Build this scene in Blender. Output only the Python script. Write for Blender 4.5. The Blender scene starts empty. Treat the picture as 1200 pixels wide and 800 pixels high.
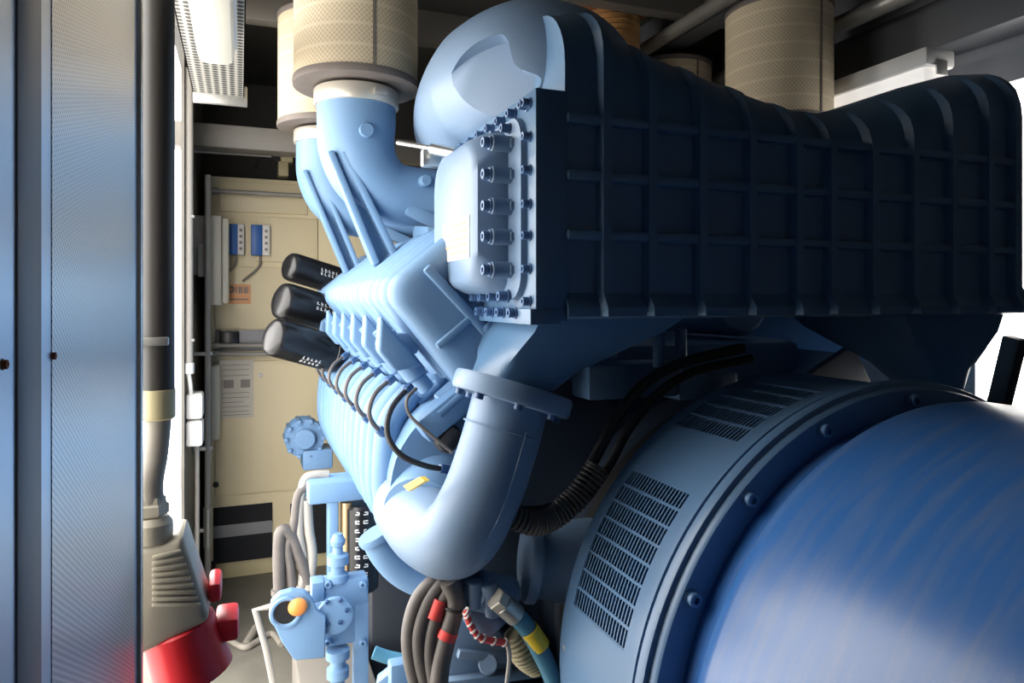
import bpy, bmesh, math, random
from mathutils import Vector, Matrix, Quaternion
random.seed(7)
C = bpy.context.scene.collection
V = Vector
# ------------------------------------------------------------------ camera model (1200x800)
F, YAW, HY, CZ = 830.0, math.radians(21), 352.0, 1.4
SN, CS = math.sin(YAW), math.cos(YAW)
def at(px, py, Y=None, X=None, Z=None):
    a = (px-600)/F; b = (HY-py)/F
    r = V((a*CS+SN, CS-a*SN, b))
    t = Y/r.y if Y is not None else X/r.x if X is not None else (Z-CZ)/r.z
    return V((0, 0, CZ)) + r*t
def pj(p):
    d = p.x*SN+p.y*CS; a = p.x*CS-p.y*SN
    return 600+F*a/d, HY-F*(p.z-CZ)/d
def hit_cyl(px, py, cx, cz, R):          # nearest hit of the sight line with a cylinder along Y
    a = (px-600)/F; b = (HY-py)/F
    r = V((a*CS+SN, CS-a*SN, b)); o = V((0, 0, CZ))
    A = r.x**2+r.z**2; B = 2*((o.x-cx)*r.x+(o.z-cz)*r.z); D = (o.x-cx)**2+(o.z-cz)**2-R*R
    q = B*B-4*A*D
    t = (-B-math.sqrt(max(q, 0)))/(2*A)
    return o+r*t

# ------------------------------------------------------------------ materials
def mat(name, col, rough=.5, metal=0., noise=None, bump=None, spec=.5, emit=None, coat=0):
    m = bpy.data.materials.new(name); m.use_nodes = True
    nt = m.node_tree; N = nt.nodes; L = nt.links
    b = N['Principled BSDF']
    b.inputs['Base Color'].default_value = (*col, 1)
    b.inputs['Roughness'].default_value = rough
    b.inputs['Metallic'].default_value = metal
    b.inputs['Specular IOR Level'].default_value = spec
    b.inputs['Coat Weight'].default_value = coat
    if emit:
        b.inputs['Emission Color'].default_value = (*emit[0], 1); b.inputs['Emission Strength'].default_value = emit[1]
    tc = N.new('ShaderNodeTexCoord')
    if noise:
        sc, amt, c2 = noise[:3]
        mp = N.new('ShaderNodeMapping'); L.new(tc.outputs['Object'], mp.inputs['Vector'])
        if len(noise) > 3: mp.inputs['Scale'].default_value = noise[3]
        n = N.new('ShaderNodeTexNoise'); n.inputs['Scale'].default_value = sc; n.inputs['Detail'].default_value = 6
        L.new(mp.outputs['Vector'], n.inputs['Vector'])
        rp = N.new('ShaderNodeMapRange'); rp.inputs['From Min'].default_value = .42; rp.inputs['From Max'].default_value = .72
        rp.inputs['To Max'].default_value = amt
        L.new(n.outputs['Fac'], rp.inputs['Value'])
        mx = N.new('ShaderNodeMix'); mx.data_type = 'RGBA'
        mx.inputs['A'].default_value = (*col, 1); mx.inputs['B'].default_value = (*c2, 1)
        L.new(rp.outputs['Result'], mx.inputs['Factor']); L.new(mx.outputs['Result'], b.inputs['Base Color'])
    if bump:
        sc, st = bump[:2]
        n2 = N.new('ShaderNodeTexNoise'); n2.inputs['Scale'].default_value = sc; n2.inputs['Detail'].default_value = 3
        L.new(tc.outputs['Object'], n2.inputs['Vector'])
        bp = N.new('ShaderNodeBump'); bp.inputs['Strength'].default_value = st; bp.inputs['Distance'].default_value = .004
        L.new(n2.outputs['Fac'], bp.inputs['Height']); L.new(bp.outputs['Normal'], b.inputs['Normal'])
    return m
def dots(m, scale, c1, c2, thr=.35, rot=0, plane='YZ'):
    """regular perforation / mesh pattern on a sheet"""
    nt = m.node_tree; N = nt.nodes; L = nt.links; b = N['Principled BSDF']
    tc = N.new('ShaderNodeTexCoord'); mp = N.new('ShaderNodeMapping')
    mp.inputs['Scale'].default_value = (scale, scale, scale); mp.inputs['Rotation'].default_value = (rot, 0, 0) if plane == 'YZ' else (0, 0, rot)
    L.new(tc.outputs['Object'], mp.inputs['Vector'])
    vo = N.new('ShaderNodeTexVoronoi'); vo.inputs['Randomness'].default_value = 0; vo.inputs['Scale'].default_value = 1
    vo.voronoi_dimensions = '2D'
    if plane == 'SUM':
        sp = N.new('ShaderNodeSeparateXYZ'); cb = N.new('ShaderNodeCombineXYZ'); ad = N.new('ShaderNodeMath')
        L.new(mp.outputs['Vector'], sp.inputs[0]); L.new(sp.outputs['Y'], cb.inputs['X']); L.new(sp.outputs['X'], ad.inputs[0]); L.new(sp.outputs['Z'], ad.inputs[1]); L.new(ad.outputs[0], cb.inputs['Y'])
        L.new(cb.outputs[0], vo.inputs['Vector'])
    elif plane == 'YZ':
        sp = N.new('ShaderNodeSeparateXYZ'); cb = N.new('ShaderNodeCombineXYZ')
        L.new(mp.outputs['Vector'], sp.inputs[0]); L.new(sp.outputs['Y'], cb.inputs['X']); L.new(sp.outputs['Z'], cb.inputs['Y'])
        L.new(cb.outputs[0], vo.inputs['Vector'])
    else:
        L.new(mp.outputs['Vector'], vo.inputs['Vector'])
    cr = N.new('ShaderNodeValToRGB'); cr.color_ramp.elements[0].position = thr; cr.color_ramp.elements[1].position = thr+.06
    cr.color_ramp.elements[0].color = (*c2, 1); cr.color_ramp.elements[1].color = (*c1, 1)
    L.new(vo.outputs['Distance'], cr.inputs['Fac']); L.new(cr.outputs['Color'], b.inputs['Base Color'])
    return m

BLUE = (.155, .28, .455)
M = {}
M['blue'] = mat('engine_blue_paint', BLUE, .46, spec=.35, noise=(3.0, .35, (.26, .37, .50)), bump=(60, .05))
M['bluecast'] = mat('cast_blue_paint', (.125, .24, .415), .5, spec=.3, noise=(9, .35, (.2, .31, .45)), bump=(90, .18))
M['cooler'] = mat('cooler_blue_paint', (.085, .18, .31), .36, noise=(4, .25, (.13, .20, .29)), bump=(70, .12))
M['pipeblue'] = mat('pipe_blue_paint', (.17, .26, .39), .42, spec=.4, noise=(2.2, .4, (.24, .32, .42)), bump=(80, .05))
M['drum'] = mat('generator_blue_paint', (.036, .14, .40), .30, noise=(4.5, .34, (.20, .23, .27), (1.3, 11, 1.3)), bump=(40, .04))
M['gen'] = mat('generator_frame_paint', (.10, .20, .35), .36, noise=(8, .3, (.14, .2, .28)))
M['navy'] = mat('deep_blue_bolt_paint', (.045, .10, .22), .35)
M['boltblue'] = mat('bolt_blue_paint', (.09, .17, .33), .32)
M['black'] = mat('black_enamel', (.008, .008, .009), .28)
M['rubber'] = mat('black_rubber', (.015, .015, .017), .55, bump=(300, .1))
M['void'] = mat('dark_interior', (.006, .007, .010), .8)
M['greyrub'] = mat('grey_cable_sheath', (.105, .092, .085), .5, noise=(30, .5, (.15, .13, .115)))
M['greyhose'] = mat('dusty_grey_hose', (.25, .225, .19), .55, noise=(25, .5, (.34, .31, .26)))
M['steel'] = mat('galvanised_steel', (.48, .47, .44), .38, .75, noise=(30, .3, (.36, .35, .32)))
M['alu'] = mat('brushed_aluminium', (.62, .62, .60), .3, .9)
M['conduit'] = mat('grey_conduit', (.36, .335, .30), .42, noise=(10, .3, (.36, .33, .29)))
M['white'] = mat('white_plastic', (.80, .78, .74), .45)
M['offwhite'] = mat('cream_plastic', (.72, .68, .58), .5)
M['beige'] = mat('beige_cabinet_paint', (.76, .65, .42), .48, noise=(2.5, .3, (.80, .70, .49)))
M['beige2'] = mat('beige_coupling', (.52, .45, .26), .5)
M['cream'] = mat('lamp_diffuser', (.85, .79, .66), .35)
M['tube_glow'] = mat('glow_added_diffuser', (.85, .83, .80), .4, emit=((1, .95, .9), .45))  # glow added in place of the light falling on this diffuser
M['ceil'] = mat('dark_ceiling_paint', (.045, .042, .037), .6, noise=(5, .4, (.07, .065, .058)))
M['beam'] = mat('ceiling_beam_paint', (.13, .12, .105), .55, noise=(6, .4, (.18, .165, .14)))
M['wallr'] = mat('grey_wall_paint', (.30, .31, .33), .5, noise=(4, .3, (.22, .23, .24)))
M['darkbeam'] = mat('dark_beam_paint', (.10, .105, .115), .5, noise=(4, .3, (.15, .155, .16)))
M['wallfront'] = mat('pale_grey_wall_paint', (.6, .61, .62), .6)
M['wallfar'] = mat('weathered_grey_wall', (.16, .15, .13), .6, noise=(8, .6, (.07, .065, .06)))
M['floor'] = mat('grey_floor_plate', (.16, .15, .125), .55, noise=(7, .55, (.09, .085, .07)), bump=(40, .2))
M['skid'] = mat('base_frame_paint', (.20, .18, .155), .5, noise=(8, .4, (.14, .13, .11)))
M['skid2'] = mat('shaded_frame_paint', (.03, .035, .045), .5)  # frame colour darkened to hold the shade under the engine
M['housing'] = mat('shaded_housing_paint', (.04, .06, .095), .45, noise=(6, .3, (.06, .075, .10)))  # darkened so the shade of the flywheel gap sits in the colour
M['pipegrey'] = mat('dark_grey_pipe', (.04, .036, .032), .45, noise=(12, .3, (.06, .055, .05)))
M['socket'] = mat('grey_socket_plastic', (.42, .38, .30), .5)
M['red'] = mat('red_plastic', (.72, .02, .03), .35)
M['redlug'] = mat('red_lug_plastic', (.85, .03, .05), .35)
M['redtape'] = mat('red_tape', (.75, .07, .06), .5)
M['teal'] = mat('teal_hose', (.06, .20, .30), .42, noise=(12, .3, (.1, .25, .34)))
M['yellow'] = mat('yellow_tag', (.75, .52, .03), .45)
M['orange'] = mat('orange_plastic', (.80, .28, .06), .45)
M['peach'] = mat('orange_label', (.85, .42, .20), .55)
M['paper'] = mat('paper', (.66, .61, .53), .7)
M['ink'] = mat('grey_print', (.30, .26, .24), .7)
M['bluedev'] = mat('blue_device', (.02, .12, .42), .4)
M['marking'] = mat('white_print', (.62, .62, .60), .5)
M['rust'] = mat('rusty_flange', (.48, .15, .06), .6, .2, noise=(20, .7, (.26, .14, .09)))
M['bellows'] = mat('heat_tinted_steel', (.75, .50, .24), .35, .7, noise=(8, .5, (.45, .3, .17)))
M['disc'] = mat('dark_filter_end_disc', (.15, .125, .11), .6, noise=(14, .5, (.2, .17, .15)))
M['clamp'] = mat('clamp_band_steel', (.62, .58, .5), .35, .5)
M['media'] = mat('filter_media', (.66, .56, .39), .75)
def mesh_sleeve(m, c1, c2):
    nt = m.node_tree; N = nt.nodes; L = nt.links; b = N['Principled BSDF']
    tc = N.new('ShaderNodeTexCoord'); sp = N.new('ShaderNodeSeparateXYZ'); L.new(tc.outputs['Object'], sp.inputs[0])
    def mt(op, a, b_=None):
        n = N.new('ShaderNodeMath'); n.operation = op
        for k, x in enumerate((a, b_)):
            if x is None: continue
            if isinstance(x, (int, float)): n.inputs[k].default_value = x
            else: L.new(x, n.inputs[k])
        return n.outputs[0]
    u = mt('MULTIPLY', mt('ARCTAN2', sp.outputs['Y'], sp.outputs['X']), 42); v = mt('MULTIPLY', sp.outputs['Z'], 420)
    a1 = mt('ABSOLUTE', mt('SINE', mt('ADD', u, mt('MULTIPLY', v, .5)))); a2 = mt('ABSOLUTE', mt('SINE', mt('SUBTRACT', u, mt('MULTIPLY', v, .5))))
    g = mt('MINIMUM', a1, a2); band = mt('GREATER_THAN', mt('SINE', mt('MULTIPLY', sp.outputs['Z'], 105)), .86)
    f = mt('MAXIMUM', mt('LESS_THAN', g, .34), mt('MULTIPLY', band, .7))
    mx = N.new('ShaderNodeMix'); mx.data_type = 'RGBA'; mx.inputs['A'].default_value = (*c2, 1); mx.inputs['B'].default_value = (*c1, 1)
    L.new(f, mx.inputs['Factor']); L.new(mx.outputs['Result'], b.inputs['Base Color'])
mesh_sleeve(M['media'], (.66, .56, .40), (.47, .385, .255))
M['tray'] = mat('perforated_steel', (.50, .48, .42), .45, .3)
dots(M['tray'], 44, (.50, .48, .42), (.03, .03, .03), .34, 0, 'SUM')
M['panel'] = mat('perforated_door_sheet', (.5, .5, .5), .33, .8)
dots(M['panel'], 190, (.78, .77, .75), (.40, .41, .42), .30, math.radians(30), 'YZ')
M['leaf'] = mat('door_sheet_steel', (.62, .70, .80), .34, .8)
M['strip'] = mat('dark_door_strip', (.22, .22, .235), .45, .3)
M['braid'] = mat('braided_sleeve', (.38, .33, .2), .6)
M['ground'] = mat('outdoor_concrete', (.6, .58, .55), .8, noise=(2, .3, (.5, .48, .45)))

# ------------------------------------------------------------------ mesh builder
def frame_from(d):
    d = d.normalized()
    a = V((0, 0, 1)) if abs(d.z) < .9 else V((0, 1, 0))
    u = a.cross(d).normalized(); v = d.cross(u)
    return u, v
def spline(pts, k=6):
    P = [V(p) for p in pts]; out = []
    if len(P) < 3:
        return P
    for i in range(len(P)-1):
        p0 = P[max(i-1, 0)]; p1 = P[i]; p2 = P[i+1]; p3 = P[min(i+2, len(P)-1)]
        for j in range(k):
            t = j/k
            out.append(.5*((2*p1)+(p2-p0)*t+(2*p0-5*p1+4*p2-p3)*t*t+(3*p1-p0-3*p2+p3)*t**3))
    out.append(P[-1]); return out
class MB:
    def __init__(s): s.bm = bmesh.new()
    def loft(s, rings, cap=True, closed=True):
        R = [[s.bm.verts.new(p) for p in r] for r in rings]
        n = len(R[0])
        for a, b in zip(R, R[1:]):
            for i in range(n if closed else n-1):
                j = (i+1) % n
                s.bm.faces.new((a[i], a[j], b[j], b[i]))
        if cap and closed:
            s.bm.faces.new(list(reversed(R[0]))); s.bm.faces.new(R[-1])
        return s
    def box(s, c, size, rot=None, bevel=0, seg=2):
        g = bmesh.ops.create_cube(s.bm, size=1)
        vs = g['verts']
        for v in vs: v.co = V((v.co.x*size[0], v.co.y*size[1], v.co.z*size[2]))
        if bevel:
            es = list({e for v in vs for e in v.link_edges})
            r = bmesh.ops.bevel(s.bm, geom=es, offset=bevel, segments=seg, affect='EDGES', profile=.5)
            vs = list({v for f in r['faces'] for v in f.verts} | {v for v in vs if v.is_valid})
        m = Matrix.Translation(V(c)) @ (rot.to_4x4() if rot else Matrix())
        for v in vs: v.co = m @ v.co
        return s
    def span(s, a, b, bevel=0):
        a, b = V(a), V(b)
        return s.box((a+b)/2, [abs(x) for x in (b-a)], None, bevel)
    def bar(s, a, b, w, h, up=(0, 0, 1), bevel=0):
        a, b = V(a), V(b); d = (b-a); L_ = d.length; d.normalize()
        u = V(up); x = d.cross(u).normalized(); z = x.cross(d)
        rot = Matrix((x, d, z)).transposed()
        return s.box((a+b)/2, (w, L_, h), rot, bevel)
    def tube(s, pts, r, n=14, smooth=True, k=6, cap=True, squash=1):
        P = spline(pts, k) if smooth and len(pts) > 2 else [V(p) for p in pts]
        m = len(P)
        if not isinstance(r, (list, tuple)): rr = [r]*m
        else:
            rr = []
            for i in range(m):
                t = i/(m-1)*(len(r)-1); j = min(int(t), len(r)-2); rr.append(r[j]+(r[j+1]-r[j])*(t-j))
        d0 = (P[1]-P[0]).normalized(); u, v = frame_from(d0); rings = []
        for i, p in enumerate(P):
            d = (P[min(i+1, m-1)]-P[max(i-1, 0)]).normalized()
            q = d0.rotation_difference(d); u = q @ u; v = q @ v; d0 = d
            rings.append([p+(u*math.cos(2*math.pi*j/n)+v*math.sin(2*math.pi*j/n)*squash)*rr[i] for j in range(n)])
        return s.loft(rings, cap)
    def lathe(s, prof, o, axis, n=32, cap=True):
        ax = V(axis).normalized(); u, v = frame_from(ax); o = V(o)
        rings = [[o+ax*h+(u*math.cos(2*math.pi*j/n)+v*math.sin(2*math.pi*j/n))*max(r, 1e-4) for j in range(n)] for r, h in prof]
        return s.loft(rings, cap)
    def cyl(s, a, b, r, n=20, bevel=0):
        a, b = V(a), V(b); L_ = (b-a).length
        if bevel: prof = [(r-bevel, 0), (r, bevel), (r, L_-bevel), (r-bevel, L_)]
        else: prof = [(r, 0), (r, L_)]
        return s.lathe(prof, a, b-a, n)
    def prism(s, pts, ext, bevel=0):
        ext = V(ext); P = [V(p) for p in pts]
        a = [s.bm.verts.new(p) for p in P]; b = [s.bm.verts.new(p+ext) for p in P]; n = len(P)
        fs = [s.bm.faces.new(list(reversed(a))), s.bm.faces.new(b)]
        for i in range(n): fs.append(s.bm.faces.new((a[i], a[(i+1) % n], b[(i+1) % n], b[i])))
        if bevel:
            bmesh.ops.recalc_face_normals(s.bm, faces=fs)
            es = list({e for f in fs for e in f.edges})
            bmesh.ops.bevel(s.bm, geom=es, offset=bevel, segments=3, affect='EDGES', profile=.5)
        return s
    def ball(s, c, r, sc=(1, 1, 1), n=16):
        g = bmesh.ops.create_uvsphere(s.bm, u_segments=n, v_segments=n//2+2, radius=r)
        for v in g['verts']: v.co = V((v.co.x*sc[0], v.co.y*sc[1], v.co.z*sc[2]))+V(c)
        return s
    def torus(s, c, axis, R, r, n=32, k=10):
        ax = V(axis).normalized(); u, v = frame_from(ax); c = V(c); rings = []
        for i in range(n+1):
            a = 2*math.pi*i/n; d = u*math.cos(a)+v*math.sin(a)
            rings.append([c+d*(R+r*math.cos(2*math.pi*j/k))+ax*(r*math.sin(2*math.pi*j/k)) for j in range(k)])
        return s.loft(rings, False)
    def build(s, name, m, parent=None, angle=35, label=None, kind=None):
        bmesh.ops.remove_doubles(s.bm, verts=s.bm.verts, dist=1e-5)
        bmesh.ops.recalc_face_normals(s.bm, faces=s.bm.faces)
        me = bpy.data.meshes.new(name)
        if parent is not None: o0 = ORG[parent.name]
        else:
            xs = [v.co for v in s.bm.verts]
            o0 = V(((min(c.x for c in xs)+max(c.x for c in xs))/2, (min(c.y for c in xs)+max(c.y for c in xs))/2, min(c.z for c in xs)))
        for v in s.bm.verts: v.co -= o0
        s.bm.to_mesh(me); s.bm.free()
        for p in me.polygons: p.use_smooth = True
        me.set_sharp_from_angle(angle=math.radians(angle))
        me.materials.append(m)
        o = bpy.data.objects.new(name, me); C.objects.link(o)
        if parent is not None: o.parent = parent
        else: o.location = o0
        ORG[o.name] = o0.copy()
        if label: o['label'] = label
        if kind: o['kind'] = kind
        return o
ORG = {}
def thing(name, label, cat, loc, group=None):
    o = bpy.data.objects.new(name, None); C.objects.link(o); o.location = V(loc); o.empty_display_size = .05
    ORG[o.name] = V(loc); o['label'] = label; o['category'] = cat
    if group: o['group'] = group
    return o
def tag(o, label, cat, group=None):
    o['label'] = label; o['category'] = cat
    if group: o['group'] = group
    return o
def structure(o): o['kind'] = 'structure'; return o
BOLT = {}
def bolt(parent, p, d, r=.008, h=.010, m='boltblue', name='bolt'):
    """socket-head bolt sitting on a surface, its head along d"""
    key = (round(r, 4), round(h, 4), m)
    if key not in BOLT:
        b = MB(); b.lathe([(r*1.25, 0), (r*1.25, h*.18), (r, h*.2), (r, h*.9), (r*.9, h), (r*.5, h), (r*.48, h*.5), (0, h*.5)], (0, 0, 0), (0, 0, 1), 12, False)
        bmesh.ops.recalc_face_normals(b.bm, faces=b.bm.faces)
        me = bpy.data.meshes.new(name); b.bm.to_mesh(me); b.bm.free()
        for q in me.polygons: q.use_smooth = True
        me.set_sharp_from_angle(angle=math.radians(35)); me.materials.append(M[m]); BOLT[key] = me
    o = bpy.data.objects.new(name, BOLT[key]); C.objects.link(o); o.parent = parent
    o.location = V(p)-ORG[parent.name]; o.rotation_mode = 'QUATERNION'; o.rotation_quaternion = V((0, 0, 1)).rotation_difference(V(d))
    ORG[o.name] = V(p)
    return o
def copy_tree(root, loc, label):
    def cp(o, par):
        c = o.copy(); C.objects.link(c)
        if par is not None: c.parent = par
        for ch in list(o.children): cp(ch, c)
        return c
    r = cp(root, None); r.location = V(loc); r['label'] = label
    return r

# ================================================================== SETTING
XL, XR, YB, YN, ZC = -.20, 2.30, 4.40, -1.6, 2.66
structure(MB().span((XL-.3, YN, -.06), (XR+.1, YB+.1, 0)).build('floor', M['floor']))
structure(MB().span((XL-.1, YN, ZC), (XR+.1, YB+.1, ZC+.06)).build('ceiling', M['ceil']))
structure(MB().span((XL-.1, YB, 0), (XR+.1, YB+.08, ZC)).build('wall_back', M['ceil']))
structure(MB().span((XL-.1, YN-.08, 0), (XR+.1, YN, ZC)).build('wall_front', M['wallfront']))
wl = MB().span((XL-.012, 2.985, 0), (XL, YB, ZC))
XD = -.14
wl.span((XL-.08, YN, 0), (XD-.035, .20, ZC)).span((XL-.08, .2, 2.45), (XD, 2.985, ZC)).span((XD-.08, 1.175, 0), (XD-.03, 1.22, 2.45))
structure(wl.build('wall_left', M['wallfar']))
OY0, OY1 = 1.46, 1.66
wr = MB().span((XR, YN, 0), (XR+.06, OY0, ZC)).span((XR, OY1, 0), (XR+.06, YB, ZC)).span((XR, OY0, 0), (XR+.06, OY1, .9)).span((XR, OY0, 2.10), (XR+.06, OY1, ZC))
structure(wr.build('wall_right', M['wallr']))
structure(MB().span((-6, -4, -.3), (XL-.3, 8, -.2)).build('ground_outside', M['ground']))

# the sheet-metal door leaf on the left, close to the camera
dl = structure(MB().span((XD-.03, .20, 0), (XD, 1.17, 2.44)).build('door_1', M['leaf']))
def yz_at(px): return at(px, 352, X=XD).y
MB().span((XD-.004, yz_at(60), .02), (XD+.0006, yz_at(157), 2.43)).build('perforated_panel', M['panel'], dl, label='finely perforated sheet')
MB().span((XD-.002, yz_at(18), .0), (XD+.0015, yz_at(46), 2.44), .0006).build('dark_strip', M['strip'], dl)
MB().span((XD-.03, 1.155, 0), (XD+.006, 1.175, 2.44), .002).build('edge_profile', M['alu'], dl)

for px, py in ((3, 427), (61, 417)):
    q = at(px, py, X=XD); bolt(dl, V((XD, q.y, q.z)), (1, 0, 0), .003, .003, 'rust', 'screw')
# ceiling beams
structure(MB().span((XL-.1, 3.30, 2.06), (XR, 3.42, 2.16), .005).build('trim_1', M['beam']))
for i, (x0, z0, w) in enumerate(((1.72, 2.50, .10), (2.16, 2.24, .14))):
    structure(MB().span((x0, YN, z0), (x0+w, YB, z0+.16), .006).build('trim_%d' % (i+2), M['darkbeam']))
for i, y in enumerate((2.35, 3.0)):
    structure(MB().span((XL-.1, y, 2.52), (XR, y+.07, 2.66), .004).build('trim_%d' % (i+4), M['beam']))

# ================================================================== CHARGE AIR COOLER
YF = 1.20
ca = thing('charge_air_cooler', 'large dark blue ribbed charge air cooler box spanning above the generator', 'cooler', (1.19, 1.4, 1.345))
Xa = at(662, 352, Y=YF).x; Xb = at(1195, 352, Y=YF).x
ZB = at(700, 374, Y=YF).z
top_px = [(640, 20), (665, 14), (700, 44), (750, 67), (800, 87), (850, 107), (900, 125), (945, 131), (1000, 120), (1050, 100), (1100, 87), (1150, 85), (1178, 92), (1192, 112)]
tops = []
for px, py in top_px:
    p = at(px, py, Y=YF+.13); tops.append((p.x, p.z-.008))
def ztop(x):
    if x <= tops[0][0]: return tops[0][1]
    for (a, za), (b, zb) in zip(tops, tops[1:]):
        if x <= b: return za+(zb-za)*(x-a)/(b-a)
    return tops[-1][1]
YK = YF+.48
def section(x, off=0., zt=None):
    zt = ztop(x) if zt is None else zt
    r = .13; pts = [(YK, ZB), (YF+.02, ZB), (YF-.018-off, ZB+.006), (YF-.018-off, ZB+.022), (YF-off, ZB+.05)]
    zs = zt-r
    for q in range(1, 6): pts.append((YF-off, ZB+.05+(zs-ZB-.05)*q/6))
    for q in range(9):
        a = q/8*math.pi/2; of = off*max(0, 1-max(0, q-2)/4) if off > 0 else off
        pts.append((YF+r-(r+of)*math.cos(a), zs+(r+of)*math.sin(a)))
    pts += [(YK-.12, zt), (YK-.03, zt-.03), (YK, zt-.12)]
    return [V((x, y, z)) for y, z in pts]
hb = MB(); n = 48; rings = []
for i in range(n+1):
    x = Xa+(Xb-Xa)*i/n
    rings.append(section(x))
last = rings[-1]; cen = sum(last, V())/len(last)
for k, (dx, sc) in enumerate(((.012, .985), (.02, .94))):
    rings.append([cen+(p-cen)*sc+V((dx, 0, 0)) for p in last])
hb.loft(rings)
rib_px = [707, 760, 819, 877, 931, 971, 1019, 1067, 1112, 1154, 1185]
for px in rib_px:
    x = at(px, 300, Y=YF).x; hw = .009
    A = section(x-hw, .018); B = section(x+hw, .018)
    A0 = section(x-hw-.008, -.004); B0 = section(x+hw+.008, -.004)
    hb.loft([A0[2:21], A[2:21], B[2:21], B0[2:21]], False, False)
for py in (138, 205, 275):
    p0 = at(662, py, Y=YF)
    hb.span((Xa, YF-.015, p0.z-.010), (Xb-.01, YF+.01, p0.z+.010), .006)
hb.build('ribbed_housing', M['cooler'], ca, 32)

# end cover on the left end
XP = .505
Yn, Yfar = YF-.005, 1.74
zt_, zb_ = at(630, 100, X=XP).z, at(628, 378, X=XP).z
pl = MB()
pl.span((XP, Yn, zb_), (Xa+.004, Yfar, zt_), .004)
pl.span((XP-.012, Yn-.004, zb_-.004), (XP+.05, Yfar-.02, at(600, 361, X=XP).z), .002)
fl = pl.build('end_flange', M['cooler'], ca)
XC = .425
c0, c1 = at(585, 300, X=XC).y, 1.60
cap = MB()
def yzring(x, y0, y1, z0, z1, r, n=6):
    out = []
    for cy, cz, a0 in ((y1-r, z1-r, 0), (y0+r, z1-r, 90), (y0+r, z0+r, 180), (y1-r, z0+r, 270)):
        for q in range(n+1):
            a = math.radians(a0+90*q/n); out.append(V((x, cy+r*math.cos(a), cz+r*math.sin(a))))
    return out
zc0, zc1 = zb_+.052, zt_-.05
cap.loft([yzring(XP+.01, 1.232, 1.68, zc0-.01, zc1+.014, .05), yzring(XP-.012, 1.238, 1.675, zc0-.008, zc1+.012, .05), yzring(XP-.014, 1.30, 1.66, zc0, zc1, .05), yzring(XP-.045, 1.305, 1.65, zc0+.004, zc1-.004, .06),
          yzring(XC+.008, 1.315, 1.635, zc0+.018, zc1-.016, .07), yzring(XC, 1.332, 1.615, zc0+.03, zc1-.025, .07)])
boss_z = [at(591, y, X=XP-.03).z for y in (167, 204, 241, 277, 316)]
for z in boss_z:
    cap.cyl((XP+.0, 1.29, z), (XP-.055, 1.29, z), .016, 16, .003)
    cap.span((XP-.02, 1.27, z-.009), (XP, 1.34, z+.009), .003)
ec = cap.build('end_cover', M['pipeblue'], ca, 40, label='lighter blue bulged end cover')
for z in boss_z: bolt(ec, (XP-.055, 1.29, z), (-1, 0, 0), .011, .016)
for y in (121, 160, 199, 239, 276, 315, 353):
    bolt(fl, at(621, y, X=XP), (-1, 0, 0), .0085, .016)
for k in range(8):
    t = k/7; bolt(fl, V((XP, Yn+.04+t*(Yfar-Yn-.09), zt_-.024)), (-1, 0, 0), .0095, .018)
    if k < 6: bolt(fl, V((XP-.012, Yn+.10+t*(Yfar-Yn-.10), zt_-.055)), (-1, 0, 0), .009, .02)
for k in range(7):
    t = k/6; bolt(ec, V((XP-.014, 1.30+t*.36, zc0-.003)), (-1, 0, 0), .0105, .022)
    bolt(fl, V((XP-.012, 1.265+t*.40, zb_+.017)), (-1, 0, 0), .0095, .016)
a = at(519, 263, X=XC-.001); b = at(550, 302, X=XC-.001)
pt = MB().span((XC-.0012, min(a.y, b.y), b.z), (XC+.001, max(a.y, b.y), a.z)).build('rating_plate', M['paper'], ec, label='white rating sticker')
lm = MB()
for k in range(5):
    z = b.z+(a.z-b.z)*(.15+.17*k); y0 = min(a.y, b.y); w = abs(a.y-b.y)
    lm.span((XC-.0025, y0+w*.1, z), (XC-.001, y0+w*(.9 if k % 2 else .7), z+.004))
lm.build('printed_line', M['peach'], pt)
# inlet dome at the left of the cooler, with its flattened facet
dm = MB()
dm.tube([at(715, 105, Y=1.36), at(672, 88, Y=1.38), at(622, 84, Y=1.46), at(578, 102, Y=1.66), at(548, 128, Y=1.95), at(535, 150, Y=2.25)], [.09, .135, .152, .162, .15, .14], 120, k=26)
WIN = [(513, 160), (503, 142), (512, 108), (545, 72), (588, 52), (604, 57), (613, 84), (634, 103), (560, 162)]
nrm = V((-.80, -.58, -.10)).normalized()
dome = dm.build('inlet_dome', M['pipeblue'], ca, 40, label='smooth domed air inlet with a recessed window')
do = ORG[dome.name]
def on_plane(px, py, lo):
    a_ = (px-600)/F; b_ = (HY-py)/F; r_ = V((a_*CS+SN, CS-a_*SN, b_)); o_ = V((0, 0, CZ))
    return o_+r_*((lo-o_.dot(nrm))/r_.dot(nrm))
pin = []
for v in dome.data.vertices:
    p = v.co+do; q = pj(p)
    if 530 < q[0] < 590 and 80 < q[1] < 140 and p.y < 1.75: pin.append(p.dot(nrm))
lo = sorted(pin)[int(len(pin)*.70)]-.024
wp = [on_plane(x, y, lo) for x, y in WIN]
cp_ = sum(wp, V())/len(wp); ws = []
for i in range(len(wp)):
    p0, p1, p2, p3 = wp[i-1], wp[i], wp[(i+1) % len(wp)], wp[(i+2) % len(wp)]
    for q in range(5):
        t = q/5; ws.append(.5*((2*p1)+(p2-p0)*t+(2*p0-5*p1+4*p2-p3)*t*t+(3*p1-p0-3*p2+p3)*t**3))
kb = MB(); kb.loft([ws, [p+(p-cp_)*.10+nrm*.03 for p in ws], [p+(p-cp_)*.25+nrm*.30 for p in ws]])
cutter = kb.build('cutter', M['pipeblue'], ca)
md = dome.modifiers.new('cut', 'BOOLEAN'); md.object = cutter; md.operation = 'DIFFERENCE'; md.solver = 'EXACT'
bpy.context.view_layer.update()
dg = bpy.context.evaluated_depsgraph_get()
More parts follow.
